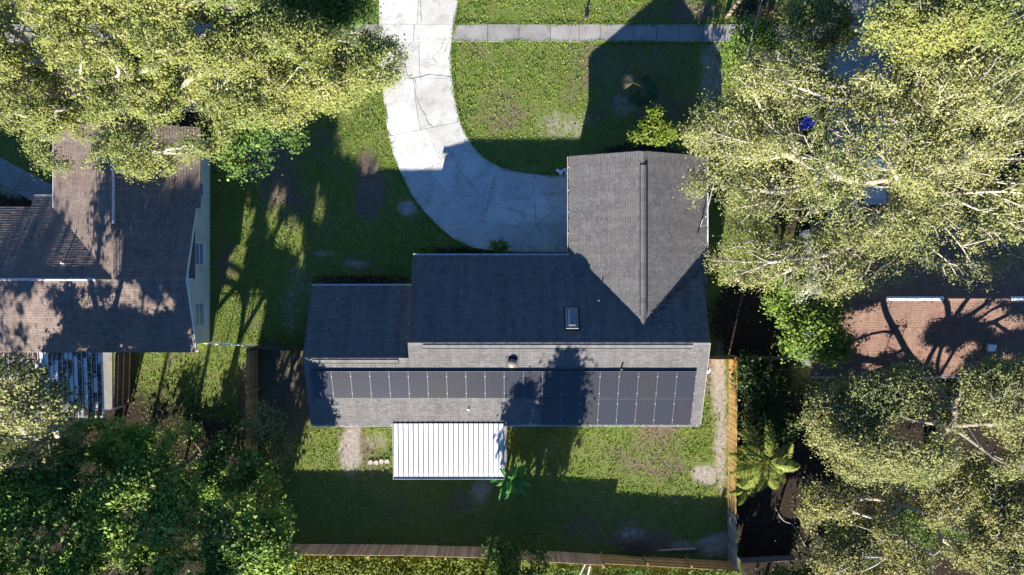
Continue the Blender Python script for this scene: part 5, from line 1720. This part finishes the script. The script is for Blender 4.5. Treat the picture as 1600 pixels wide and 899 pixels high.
# stepping stones left of the patio
for i, (px, lab) in enumerate(((579, 'leftmost pale stepping stone in the row beside the patio'), (587.5, 'second pale stepping stone from the left beside the patio'),
                               (596, 'second pale stepping stone from the patio cover'), (605, 'pale stepping stone nearest the patio cover'))):
    c = G(px, 722 + random.uniform(-1, 1))
    n = 9
    poly = [(c.x + math.cos(2 * math.pi * k / n) * random.uniform(.13, .18), c.y + math.sin(2 * math.pi * k / n) * random.uniform(.11, .17)) for k in range(n)]
    o = MB().prism(poly, -.03, .05).build('stepping_stone', M['stone'], None, c)
    props(o, lab, 'stepping stone', 'stepping stones beside the patio')
# white stones by the garage corner
for i, (px, py, lab) in enumerate(((871, 267, 'leftmost small white rock by the garage corner'), (876, 270, 'larger white rock in the middle of the garage corner group'),
                                   (882, 266, 'upper right white rock near the garage gutter'), (885, 271, 'lower right white rock nearest the garage gutter'))):
    c = G(px, py)
    r = (.10, .17, .13, .11)[i]
    b = MB()
    rr = random.Random(i)
    vs = [(c.x + x * r * rr.uniform(.8, 1.2), c.y + y * r * rr.uniform(.8, 1.2), max(-.02, .04 + z * r * .8)) for x, y, z in
          [(math.cos(a) * math.cos(e), math.sin(a) * math.cos(e), math.sin(e)) for e in (-.5, .2, .8) for a in [k * math.pi / 4 for k in range(8)]]]
    b.add(vs, [(e * 8 + k, e * 8 + (k + 1) % 8, e * 8 + 8 + (k + 1) % 8, e * 8 + 8 + k) for e in (0, 1) for k in range(8)] + [tuple(range(16, 24))])
    o = b.build('white_rock', M['white'], None, c)
    props(o, lab, 'rock', 'white rocks by the garage corner')

# brush pile and plank near the back right corner
c = G(995, 852)
bp = empty('brush_pile', c, 'pile of dead brown branches at the back right of the yard', 'brush pile')
for i in range(34):
    a = -.55 + random.gauss(0, .35) + (math.pi if random.random() < .3 else 0)
    l = random.uniform(.8, 2.1)
    p = c + Vector((random.gauss(0, .55), random.gauss(0, .22), random.uniform(.03, .32)))
    d = Vector((math.cos(a), math.sin(a), random.uniform(-.08, .08))) * l / 2
    m1 = p + Vector((random.gauss(0, .06), random.gauss(0, .06), .04))
    MB().tube([p - d, m1, p + d], [.022, .016, .007], 5).build('branch', M['bark_dark'], bp)
o = MB().tube([G(1028, 860, .06), G(1055, 858, .08), G(1086, 857, .07)], [.05, .06, .07], 7).build('fallen_log', M['bark'], None, G(1055, 858))
props(o, 'pale fallen log lying in front of the golden back fence', 'log')
for i, (p, q, lab) in enumerate((((903, 902), (912, 872), 'left one of two pale timber posts behind the back fence'), ((917, 902), (919, 875), 'right one of two pale timber posts behind the back fence'))):
    a, b_ = G(*p, .15), G(*q, .9)
    o = MB().beam(a, b_, .09, .09).build('timber_post', M['grey_wood'], None, a)
    props(o, lab, 'post')
# garden hose in the right side yard
pts = []
for i in range(40):
    t = i / 39
    p = P(1212 + 54 * t, 795 + 62 * t + 5 * math.sin(t * 9), .05)
    pts.append(p)
o = MB().tube(pts, .018, 6).build('garden_hose', M['cable'], None, pts[0])
props(o, 'thin pale hose lying across the dark lot below the palm', 'hose')
